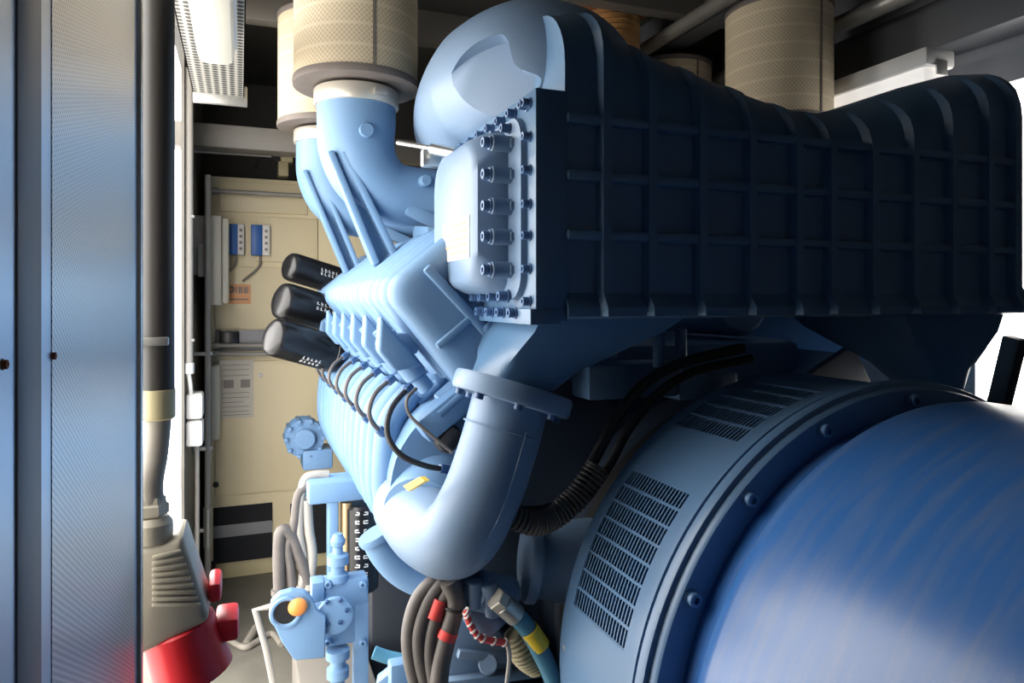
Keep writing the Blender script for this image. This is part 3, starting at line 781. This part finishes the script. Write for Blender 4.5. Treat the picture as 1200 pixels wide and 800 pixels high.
# fuse devices
for k, (a, b, lab) in enumerate((((267, 263), (286, 299), 'blue and white relay module beside the white trunking on the cabinet'), ((294, 264), (316, 300), 'blue and white relay module on the cabinet, right of its twin'))):
    p, q = cq(*a), cq(*b); w = q.x-p.x
    t = thing('relay_module', lab, 'relay', ((p.x+q.x)/2, YQ-.02, q.z), 'relay modules on the cabinet')
    MB().span((p.x, YQ-.045, q.z), (p.x+w*.6, YQ-.012, p.z), .003).build('body', M['bluedev'], t)
    MB().span((p.x+w*.6, YQ-.045, q.z), (q.x, YQ-.012, p.z), .003).build('terminal_strip', M['white'], t)
    for j in range(4):
        z = q.z+(p.z-q.z)*(.2+.2*j); MB().cyl((p.x+w*.8, YQ-.0455, z), (p.x+w*.8, YQ-.048, z), .008, 10).build('terminal', M['ink'], t)
    MB().tube([V(((p.x+q.x)/2, YQ-.02, q.z)), V(((p.x+q.x)/2-.01, YQ-.03, q.z-.06)), V((p.x-.04, YQ-.03, q.z-.13))], .006, 8).build('lead', M['greyhose'], t)
p, q = cq(266, 333), cq(294, 356)
t = thing('warning_label', 'orange sticker on the beige cabinet door', 'label', ((p.x+q.x)/2, YQ-.014, q.z))
MB().span((p.x, YQ-.0145, q.z), (q.x, YQ-.0118, p.z)).build('sheet', M['peach'], t)
mk = MB(); w = q.x-p.x
mk.torus((p.x+w*.16, YQ-.0155, p.z-.026), (0, 1, 0), .014, .0045, 16, 6)
for j, ww in enumerate((.06, .10, .05, .09, .05)): mk.span((p.x+w*(.36+.12*j), YQ-.0165, p.z-.045), (p.x+w*(.36+.12*j+ww), YQ-.0143, p.z-.012))
mk.span((p.x+w*.05, YQ-.016, q.z+.02), (q.x-w*.1, YQ-.0143, q.z+.026)); mk.build('print', M['ink'], t)
p, q = cq(257, 422), cq(297, 488)
t = thing('notice_sheet', 'white paper notice with printed lines taped to the beige cabinet', 'paper', ((p.x+q.x)/2, YQ-.014, q.z))
MB().span((p.x, YQ-.0148, q.z), (q.x, YQ-.0118, p.z)).build('sheet', M['paper'], t)
mk = MB(); w, h = q.x-p.x, p.z-q.z
for fz_ in (.08, .16, .26, .56, .64, .72, .80, .88, .94): mk.span((p.x+w*.1, YQ-.0160, p.z-h*fz_-.003), (q.x-w*(.12 if int(fz_*100) % 3 else .3), YQ-.0146, p.z-h*fz_))
mk.span((p.x+w*.12, YQ-.016, p.z-h*.48), (p.x+w*.42, YQ-.0146, p.z-h*.34)); mk.span((p.x+w*.62, YQ-.016, p.z-h*.48), (p.x+w*.9, YQ-.0146, p.z-h*.34)); mk.build('print', M['ink'], t)
# white trunking and boxes at the left of the cabinet
a, b = at(246, 252, Y=3.62), at(268, 358, Y=3.62)
t = thing('trunking_box', 'tall white plastic box fixed left of the cabinet', 'box', ((a.x+b.x)/2, 3.66, b.z))
MB().span((a.x, 3.62, b.z), (a.x+(b.x-a.x)*.62, 3.825, a.z), .008).build('body', M['offwhite'], t)
MB().span((a.x+(b.x-a.x)*.64, 3.63, b.z+.01), (b.x, 3.825, a.z-.01), .008).build('lid', M['offwhite'], t)
a, b = at(227, 252, Y=3.55), at(247, 322, Y=3.55)
tag(MB().span((XL, 3.55, b.z), (b.x, 3.60, a.z), .004).span((XL+.02, 3.52, b.z-.01), (b.x, 3.56, b.z+.14), .004).build('junction_box', M['conduit']), 'grey junction box on the left wall beside the white trunking', 'box')
a, b = at(216, 461, Y=3.05), at(238, 522, Y=3.05)
ob = MB()
ob.span((XL, 3.03, (a.z+b.z)/2+.003), (b.x, 3.14, a.z), .012).span((XL, 3.03, b.z), (b.x, 3.14, (a.z+b.z)/2-.003), .012)
tag(ob.build('outlet_box', M['white']), 'double white outlet box on the left wall under the conduit', 'outlet')
c = at(221, 300, Y=3.02)
t = thing('conduit_pipe', 'thick pale conduit pipe running down to the white outlet box', 'pipe', (c.x, c.y, a.z))
MB().cyl((c.x, c.y, at(221, 435, Y=3.02).z), (c.x, c.y, 2.3), .0165, 16).build('tube', M['conduit'], t)
MB().cyl((c.x, c.y, at(221, 438, Y=3.02).z), (c.x, c.y, at(221, 425, Y=3.02).z), .021, 16, .003).build('sleeve', M['white'], t)
MB().tube([V((c.x, c.y, at(221, 437, Y=3.02).z)), V((c.x+.006, c.y, at(221, 450, Y=3.02).z)), V((c.x+.008, c.y+.02, a.z-.01))], .008, 8).build('cable', M['white'], t)
for zz in (1.72, 1.24): MB().span((XL, c.y-.012, zz), (c.x+.022, c.y+.012, zz+.012), .002).build('pipe_clip', M['steel'], t)
c = at(243.5, 300, Y=3.50)
t = thing('conduit_pipe', 'thin steel conduit pipe standing just left of the beige cabinet', 'pipe', (c.x, c.y, 0))
MB().cyl((c.x, c.y, .02), (c.x, c.y, at(243, 205, Y=3.5).z), .0135, 14).build('tube', M['conduit'], t)
for zz in (1.15, .72, .35): MB().span((XL, c.y-.01, zz), (c.x+.02, c.y+.015, zz+.018), .002).build('pipe_clip', M['steel'], t)
MB().cyl((c.x, c.y, .28), (c.x, c.y, .46), .02, 14, .003).build('sleeve', M['steel'], t)
c = at(231, 560, Y=3.12)
tag(MB().cyl((c.x, c.y, .02), (c.x, c.y, b.z), .009, 12).build('conduit_pipe', M['conduit']), 'slim conduit pipe dropping from the white outlet box', 'pipe')
for (pya, pyb, lab) in ((225, 232, 'horizontal conduit rod across the top of the beige cabinet'), (404, 404, 'upper of two steel rods across the middle of the cabinet'), (414, 414, 'lower of two steel rods across the middle of the cabinet')):
    a, b = cq(249, pya)+V((0, -.05, 0)), cq(372, pyb)+V((0, -.05, 0))
    r_ = MB(); r_.cyl(a, b, .011, 12); r_.cyl(a, a+V((.03, 0, 0)), .016, 12, .002)
    for px in (256, 350):
        q = a.lerp(b, (px-249)/123); r_.cyl(q, q+V((0, .045, 0)), .008, 8)
    tag(r_.build('conduit_rod', M['conduit']), lab, 'rod', 'rods across the cabinet')
a, b = at(253, 178, Y=3.6), at(318, 182, Y=3.6); a.x = XL
tag(MB().cyl(a, b, .010, 12).build('conduit_rod', M['conduit']), 'short steel rod above the beige cabinet top in shade', 'rod', 'rods across the cabinet')
wb = MB(); wb.tube([cq(300, 200), cq(303, 188), cq(318, 184), cq(330, 192), cq(332, 206)], .006, 8)
tag(wb.build('loose_wire', M['rubber']), 'black wire loop on top of the beige cabinet', 'wire')
wb = MB(); wb.span(cq(329, 190)+V((0, -.02, 0)), cq(343, 166)+V((0, .12, 0)), .006).span(cq(326, 206)+V((0, -.01, 0)), cq(338, 190)+V((0, .1, 0)), .004)
tag(wb.build('cable_gland_box', M['beige2']), 'small beige gland box standing on the cabinet top', 'box')
# rounded grey duct along the cabinet's left edge
a, b = at(247, 428, Y=3.72), at(258, 515, Y=3.72)
tag(MB().span((a.x, 3.70, b.z), (b.x, 3.825, a.z), .012).build('cable_duct', M['offwhite']), 'narrow cream cable duct left of the paper notice', 'duct')

# ================================================================== LEFT FOREGROUND: pipe, hose and socket
cpx = at(184, 300, Y=1.32)
t = thing('conduit_riser', 'thick dark grey riser pipe with beige coupling beside the open doorway', 'pipe', (cpx.x, cpx.y, at(184, 492, Y=1.32).z))
r_ = 19*(1.32*CS-.04)/F
MB().cyl((cpx.x, cpx.y, at(184, 458, Y=1.32).z), (cpx.x, cpx.y, 2.44), r_, 28).build('pipe', M['pipegrey'], t)
MB().lathe([(r_*.9, 0), (r_*1.05, .003), (r_*1.05, .050), (r_*.9, .052)], (cpx.x, cpx.y, at(184, 491, Y=1.32).z), (0, 0, 1), 28).build('coupling', M['beige2'], t)
MB().span((cpx.x-.05, cpx.y-r_-.006, at(184, 404, Y=1.32).z), (cpx.x+.02, cpx.y+.03, at(184, 394, Y=1.32).z), .003).build('pipe_clamp', M['steel'], t)
YS = 1.29
so = thing('wall_socket', 'grey and red industrial wall socket at lower left below the riser pipe', 'socket', at(205, 798, Y=YS))
g = lambda px, py: at(px, py, Y=YS)
hz = MB(); hz.tube([at(186, 488, Y=1.32), at(182, 530, Y=1.315), at(176, 565, Y=1.30), at(177, 590, Y=1.30)], .020, 18); hz.build('flexible_hose', M['greyhose'], so)
nt_ = MB(); 
nt_.lathe([(.024, 0), (.027, .003), (.027, .017), (.023, .02), (.022, .03)], at(177, 603, Y=1.30), (0, 0, 1), 6)
nt_.lathe([(.022, 0), (.030, .004), (.032, .015), (.032, .034), (.026, .042), (.024, .044)], at(178, 636, Y=1.30), (0, 0, 1), 24); nt_.build('cable_gland', M['socket'], so)
# housing: wedge that leans out from the wall, in side outline
o1 = [g(152, 640), g(202, 632), g(214, 622), g(247, 722), g(163, 764), g(152, 764)]
hs = MB(); hs.prism([p+V((0, -.02, 0)) for p in o1], (0, .12, 0), .012); hs.build('housing', M['socket'], so)
lv = MB()
for k in range(9):
    f = k/8
    a, b = g(180+f*0, 648+f*54), g(214+f*22, 640+f*62)
    lv.bar(a+V((0, -.022, 0)), b+V((0, -.022, 0)), .007, .008, (0, 1, 0), .003)
lv.build('grip_rib', M['socket'], so)
cl = MB()
r1 = [g(163, 765), g(249, 721)]; r2 = [g(180, 850), g(272, 765)]
c0_, c1_ = (r1[0]+r1[1])/2+V((0, .035, 0)), (g(180, 835)+g(270, 768))/2+V((0, .035, 0))
axs = (c1_-c0_).normalized(); rad = (r1[1]-r1[0]).length/2
cl.lathe([(rad*.9, -.004), (rad*.98, 0), (rad*1.08, (c1_-c0_).length), (rad*1.0, (c1_-c0_).length), (rad*.9, .02)], c0_, axs, 40); cl.build('red_collar', M['red'], so)
lg = MB(); lg.span(g(243, 714)+V((0, .02, 0)), g(259, 688)+V((0, .10, 0)), .008); lg.build('lug', M['redlug'], so)
lg = MB(); lg.span(g(252, 762)+V((0, .02, 0)), g(280, 730)+V((0, .10, 0)), .008); lg.build('lug', M['redlug'], so)
MB().span((XD-.03, YS-.02, g(150, 764).z), (g(152, 764).x+.004, YS+.10, g(150, 640).z), .003).build('back_plate', M['offwhite'], so)
tag(MB().cyl(at(148, 645, Y=1.20), at(148, 790, Y=1.20), .005, 10).build('door_rod', M['alu']), 'thin vertical locking rod on the door edge beside the socket', 'rod')

# ================================================================== BASE FRAME AND LOWER LEFT GROUP
bf = thing('base_frame', 'base frame of beams under engine and generator', 'frame', (1.15, 1.5, 0))
MB().span((.64, .2, .0), (.78, 3.3, .22), .006).build('beam', M['skid2'], bf)
MB().span((1.60, .2, .0), (1.74, 3.3, .22), .006).build('beam', M['skid2'], bf)
for y in (1.45, 2.3, 3.2): MB().span((.78, y, .02), (1.60, y+.1, .2), .004).build('crossmember', M['skid2'], bf)
MB().span((.43, 2.5, 0), (1.6, 3.1, .66), .01).build('shade_fill_box', M['skid2'], bf)  # dark box added to stand for the black void under the engine
mp = MB(); mp.prism([V((.47, 1.50, .22)), V((.47, 1.50, .46)), V((.55, 1.50, .56)), V((.66, 1.50, .62)), V((.66, 1.50, .22))], (0, .10, 0), .008)
mp.span((.44, 1.42, .22), (.70, 1.68, .26), .005); mp.build('engine_mount', M['bluecast'], bf)

YL = 2.02
g = lambda px, py, y=YL: at(px, py, Y=y)
lgp = MB()
cen = g(347, 715)
out = []
R = 32*(YL*CS+.2)/F*1.0
for k in range(13):
    a = math.radians(150-k*10+40); 
ol = [(316, 722), (318, 706), (328, 696), (342, 692), (358, 694), (366, 702), (372, 716), (382, 722), (381, 771), (345, 774), (330, 752)]
t = thing('lifting_lug', 'blue lifting lug plate with a round hole at lower left', 'lug', g(350, 774))
lgp.prism([g(*p) for p in ol], (0, .03, 0), .004); lgp.build('plate', M['blue'], t)
MB().lathe([(.030, 0), (.035, -.006), (.041, -.006), (.044, 0), (.044, .006)], g(335, 717)+V((0, -.002, 0)), (0, 1, 0), 24, False).build('hole_rim', M['blue'], t)
MB().cyl(g(335, 717)+V((0, -.003, 0)), g(335, 717)+V((0, .0, 0)), .031, 20).build('hole', M['void'], t)
tag(MB().ball(g(349, 711, YL-.012), .024, (1.1, .7, 1), 18).build('hose_cap', M['orange']), 'orange plastic cap in the hole of the blue lug', 'cap')

vp = thing('valve_pump', 'blue hand pump valve assembly on a post at lower left', 'pump', g(400, 800, 2.1))
gp = lambda px, py, y=2.1: at(px, py, Y=y)
MB().span(gp(378, 760)+V((0, 0, 0)), gp(432, 676)+V((0, .07, 0)), .008).build('valve_block', M['blue'], vp)
MB().lathe([(.03, 0), (.047, .004), (.05, .012), (.05, .03), (.03, .034)], gp(391, 717, 2.07), (0, -1, 0), 28).build('face_disc', M['blue'], vp)
MB().span(gp(415, 860)+V((0, 0, 0)), gp(432, 706)+V((0, .04, 0)), .003).build('post', M['blue'], vp)
st = MB(); b_ = gp(396, 680, 2.12); z0 = gp(396, 680, 2.12).z; z1 = gp(396, 625, 2.12).z; H_ = z1-z0
st.lathe([(.030, 0), (.030, .02), (.020, .024), (.020, .045), (.031, .05), (.031, .075), (.016, .08), (.014, .10), (.020, .105), (.022, H_-.02), (.012, H_)], b_, (0, 0, 1), 20); st.build('stem', M['blue'], vp)
st = MB(); b2 = gp(396, 760, 2.10)
st.lathe([(.034, 0), (.034, -.025), (.022, -.03), (.022, -.05), (.032, -.055), (.032, -.08), (.02, -.09), (.02, -.26)], b2, (0, 0, 1), 20); st.build('lower_stem', M['blue'], vp)
for px, py in ((384, 684), (425, 684), (384, 752), (425, 752)): bolt(vp, gp(px, py), (0, -1, 0), .010, .012, 'blue')
for k in range(6): bolt(vp, gp(391, 717, 2.036)+V((.036*math.cos(k*1.047), 0, .036*math.sin(k*1.047))), (0, -1, 0), .0055, .008, 'navy')
MB().span(gp(365, 705)+V((0, -.01, 0)), gp(380, 680)+V((0, .05, 0)), .004).span(gp(360, 735)+V((0, -.01, 0)), gp(380, 712)+V((0, .05, 0)), .004).build('side_flange', M['blue'], vp)

# filter stand behind: blue head, clear bowl column, black canister with white marking
fh = thing('fuel_filter', 'black fuel filter canister with white lettering under a blue head', 'filter', at(425, 690, Y=2.35))
gf = lambda px, py, y=2.35: at(px, py, Y=y)
r_ = 19*(2.35*CS+.15)/F
MB().cyl(gf(424, 690), gf(424, 590), r_, 28, .008).build('canister', M['black'], fh)
mk = MB()
rg_ = random.Random(3)
for k in range(9):
    z = gf(420, 598+10*k).z
    for s in range(2):
        an = -.42+.50*s; x_, y_ = gf(424, 600).x+r_*math.sin(an)*1.002, 2.35-r_*math.cos(an)*1.002
        Rz = Matrix.Rotation(an, 3, 'Z'); c = V((x_, y_, z)); ww = .011+.006*rg_.random()
        mk.box(c, (ww, .001, .0035), Rz); mk.box(c+V((0, 0, .008)), (ww*(.5+.5*(k % 2)), .001, .0035), Rz)
        mk.box(c+Rz @ V((ww*.42*(-1 if k % 3 else 1), 0, .004)), (.0035, .001, .010), Rz)
mk.build('marking', M['marking'], fh)
MB().cyl(gf(406, 690), gf(406, 588), .019, 14).build('drain_tube', M['bellows'], fh)
MB().span(gf(360, 590)+V((0, -.03, 0)), gf(432, 558)+V((0, .10, 0)), .012).build('filter_head', M['blue'], fh)
MB().span(gf(384, 690)+V((0, -.02, 0)), gf(396, 575)+V((0, .04, 0)), .006).build('bracket', M['blue'], fh)
# hoses around it
for pts, rr_, mm, lab in (
    ([(328, 697), (327, 650), (330, 622), (343, 630), (357, 668), (362, 690)], .020, 'greyrub', 'looped dusty grey hose at the left of the filter stand'),
    ([(343, 697), (341, 668), (338, 640), (345, 615), (350, 580), (362, 568), (378, 566)], .016, 'greyrub', 'grey hose rising to a white elbow at the filter head'),
    ([(352, 692), (356, 660), (351, 625), (352, 590), (357, 562), (370, 556), (385, 556)], .014, 'conduit', 'pale hose curving over onto the filter head'),
    ([(362, 690), (366, 650), (362, 620), (360, 585)], .016, 'conduit', 'straight pale hose beside the blue filter bracket')):
    b = MB(); b.tube([at(x, y, Y=2.40) for x, y in pts], rr_, 12)
    b.lathe([(rr_*1.0, 0), (rr_*1.35, .002), (rr_*1.35, .02), (rr_, .022)], at(*pts[0], Y=2.40), (0, 0, 1), 12)
    tag(b.build('fuel_hose', M[mm]), lab, 'hose', 'hoses beside the filter stand')
b = MB(); z = 0.0
h = [(331, 853), (312, 760), (299, 714), (320, 710)]
b.tube([at(x, y, Y=2.40) for x, y in h] , .011, 10, smooth=False)
tag(b.build('rod_handle', M['conduit']), 'bent steel rod handle standing left of the blue lug', 'rod')
b = MB(); b.tube([at(262, 745, Z=.012), at(285, 758, Z=.012), at(300, 752, Z=.012), at(318, 742, Z=.012), at(330, 755, Z=.012)], .012, 10); b.cyl(at(288, 755, Z=.012), at(300, 735, Z=.03), .016, 10)
tag(b.build('cable_plug', M['greyhose']), 'grey cable with plug lying behind the red socket collar', 'cable')
tag(MB().span((.17, 2.0, 0), (.40, 2.6, .21), .01).build('step_box', M['skid']), 'pale grey step block on the floor below the blue lug', 'step')

# ================================================================== CABLES AND HOSES, LOWER CENTRE
for k, (pts, r, lab) in enumerate((
    ([(515, 676), (492, 700), (481, 735), (482, 770), (492, 812)], .018, 'leftmost grey cable of the bundle under the air pipe'),
    ([(520, 682), (503, 705), (492, 740), (494, 775), (505, 815)], .018, 'second grey cable from the left in the bundle under the air pipe'),
    ([(527, 690), (514, 715), (506, 745), (505, 775), (512, 815)], .016, 'grey cable with the red tape band in the bundle'),
    ([(526, 680), (534, 705), (524, 745), (516, 780), (513, 818)], .020, 'rightmost and thickest grey cable of the bundle'))):
    t = thing('power_cable', lab, 'cable', at(*pts[-1], Y=1.42), 'grey power cables under the air pipe')
    yy = 1.44-.012*k
    MB().tube([at(x, y, Y=yy) for x, y in pts], r, 14).build('sheath', M['greyrub'], t)
    if k == 2:
        MB().cyl(at(517, 702, Y=yy), at(509, 724, Y=yy), r*1.12, 14).build('tape_band', M['redtape'], t, label='red tape band')
    if k == 3:
        MB().cyl(at(526, 738, Y=yy), at(522, 748, Y=yy), r*1.06, 14).build('tape_band', M['redtape'], t, label='dull red tape band')
        MB().torus(at(533, 712, Y=yy), (0.2, 0, 1), r*1.1, .003, 20, 6).build('cable_tie', M['rubber'], t)
yy = 1.36
th = thing('coolant_hose', 'teal hose with silver fitting and yellow tag running down at lower centre', 'hose', at(668, 830, Y=yy))
MB().tube([at(600, 716, Y=yy), at(618, 736, Y=yy), at(634, 764, Y=yy), at(648, 795, Y=yy-.01), at(658, 835, Y=yy-.02)], .0195, 18).build('hose', M['teal'], th)
MB().cyl(at(588, 706, Y=yy), at(606, 722, Y=yy), .0225, 20, .003).build('ferrule', M['steel'], th)
MB().cyl(at(580, 700, Y=yy), at(589, 707, Y=yy), .024, 6, .002).build('hex_nut', M['clamp'], th)
MB().cyl(at(620, 737, Y=yy-.003), at(634, 757, Y=yy-.003), .0203, 18).build('tag_band', M['yellow'], th, label='yellow tag band')
st = MB(); st.tube([at(535, 672, Y=1.48), at(556, 700, Y=1.46), at(578, 735, Y=1.44)], [.055, .048, .04], 24); st.cyl(at(558, 690, Y=1.42), at(600, 700, Y=1.42), .042, 20, .006); st.cyl(at(556, 680, Y=1.40), at(556, 712, Y=1.40), .018, 12, .003); st.cyl(at(572, 682, Y=1.39), at(580, 720, Y=1.39), .020, 12, .003)
tag(st.build('starter_motor', M['pipeblue']), 'blue starter motor body behind the hose fitting', 'motor')
b = MB(); b.tube([at(546, 716, Y=1.37), at(553, 735, Y=1.37), at(566, 748, Y=1.37), at(594, 753, Y=1.37)], .007, 10)
tw = b.build('wiring_harness', M['redtape']); tag(tw, 'twisted red and white wire bundle beside the teal hose', 'wire')
sp = MB()
for k in range(8):
    f = k/7; p = spline([at(546, 716, Y=1.37), at(553, 735, Y=1.37), at(566, 748, Y=1.37), at(594, 753, Y=1.37)], 7)[int(f*20)]
    sp.torus(p, (.6, 0, -.5), .0075, .0022, 12, 6)
sp.build('white_wrap', M['marking'], tw)
b = MB(); b.tube([at(594, 752, Y=1.37), at(597, 770, Y=1.37), at(594, 800, Y=1.37)], .005, 8); tag(b.build('sensor_lead', M['conduit']), 'thin pale lead hanging from the red wire bundle', 'wire')
b = MB(); pA, pB = at(602, 742, Y=1.41), at(630, 782, Y=1.41)
for k in range(11):
    f = k/10; p = pA.lerp(pB, f); b.torus(p, (pB-pA), .020+.012*math.sin(f*math.pi), .0045, 20, 6)
b.tube([pA, pA.lerp(pB, .5), pB], [.018, .031, .018], 18)
tag(b.build('braided_boot', M['braid']), 'ribbed khaki rubber boot beside the teal hose', 'boot')
lt = MB(); lt.span(at(661, 754, Y=1.33), at(668, 735, Y=1.31), .003).cyl(at(665, 734, Y=1.318), at(666, 722, Y=1.318), .004, 10).box(at(665, 758, Y=1.315), (.02, .012, .012), None, .002)
lt.build('latch', M['steel'], gn, label='small steel latch')
cpk = MB(); cpk.tube([at(438, 764, Y=1.75), at(455, 770, Y=1.74), at(485, 776, Y=1.72), at(520, 786, Y=1.70)], .016, 14); cpk.build('drain_pipe', M['teal'], en, label='teal drain pipe')
cpk = MB(); cpk.span(at(454, 812, Y=1.66), at(482, 776, Y=1.62), .005); cpk.bar(at(446, 800, Y=1.68), at(464, 786, Y=1.66), .03, .03, (0, 1, 0), .004); cpk.build('drain_block', M['blue'], en)
# dark harness across the top of the generator
for pts, r, yy, mm, lab in (
    ([(870, 408), (800, 425), (755, 450), (722, 490), (695, 540), (665, 585), (620, 600), (570, 585)], .0125, 1.36, 'rubber', 'black cable running over the generator shroud, upper one'),
    ([(880, 420), (812, 436), (770, 462), (738, 500), (712, 548), (680, 590), (640, 612), (575, 600)], .0105, 1.37, 'rubber', 'black cable running over the generator shroud, lower one')):
    b = MB(); b.tube([at(x, y, Y=yy) for x, y in pts], r, 12)
    tag(b.build('generator_cable', M[mm]), lab, 'cable', 'black cables over the generator shroud')
b = MB(); P = spline([at(x, y, Y=1.355) for x, y in [(700, 548), (678, 580), (650, 604), (625, 612), (590, 600)]], 7)
for k, p in enumerate(P): b.torus(p, P[min(k+1, len(P)-1)]-P[max(k-1, 0)], .024, .004, 18, 6)
tag(b.build('corrugated_sleeve', M['greyrub']), 'black corrugated sleeve around the lower end of the cables', 'sleeve')
b = MB(); b.span(at(690, 470, Y=1.50), at(772, 420, Y=1.6), .01).span(at(796, 470, Y=1.50), at(842, 432, Y=1.58), .008).span(at(700, 420, Y=1.45), at(712, 395, Y=1.5), .004)
tag(b.build('mounting_bracket', M['gen']), 'dark blue bracket blocks in the shade below the cooler', 'bracket')
for k, px in enumerate((772, 798)):
    b = MB(); b.cyl(at(px, 430, Y=1.42), at(px, 385, Y=1.42), .014, 14)
    tag(b.build('support_post', M['gen']), ('left of two short blue posts under the cooler', 'right of two short blue posts under the cooler')[k], 'post', 'posts under the cooler')
# dark strut outside on the right
b = MB(); ba, bb = at(1190, 395, X=1.98), at(1168, 485, X=1.98); b.bar(ba, bb+(bb-ba)*((bb.z-.02)/(ba.z-bb.z)), .04, .05, (0, 1, 0), .006)
tag(b.build('brace', M['rubber']), 'dark slanting brace beside the bright gap at far right', 'brace')

# ================================================================== LIGHT
w = bpy.data.worlds.new('sky'); bpy.context.scene.world = w; w.use_nodes = True
bg = w.node_tree.nodes['Background']; bg.inputs['Color'].default_value = (1.0, .97, .93, 1); bg.inputs['Strength'].default_value = 6.0
def area(name, loc, rot, sx, sy, power, col, portal=False):
    l = bpy.data.lights.new(name, 'AREA'); l.shape = 'RECTANGLE'; l.size = sx; l.size_y = sy; l.energy = power; l.color = col
    if portal: l.cycles.is_portal = True
    o = bpy.data.objects.new(name, l); C.objects.link(o); o.location = loc; o.rotation_euler = rot
    return o
area('doorway_portal', (XL-.1, 2.07, 1.22), (0, -math.pi/2, 0), 2.46, 1.74, 1, (1, 1, 1), True)
area('gap_portal', (XR+.08, (OY0+OY1)/2, 1.5), (0, math.pi/2, 0), 1.2, .2, 1, (1, 1, 1), True)

# ================================================================== CAMERA AND RENDER SETTINGS
cam = bpy.data.cameras.new('camera'); co = bpy.data.objects.new('camera', cam); C.objects.link(co)
co.location = (0, 0, CZ); co.rotation_euler = (math.pi/2, 0, -YAW)
cam.sensor_width = 36; cam.lens = F*36/1200; cam.shift_y = (HY-400)/1200; cam.clip_start = .02
S = bpy.context.scene; S.camera = co
S.view_settings.view_transform = 'Standard'; S.view_settings.look = 'None'; S.view_settings.gamma = 1
S.view_settings.use_curve_mapping = False; S.view_settings.exposure = 0.48
S.cycles.max_bounces = 10; S.cycles.use_denoising = True
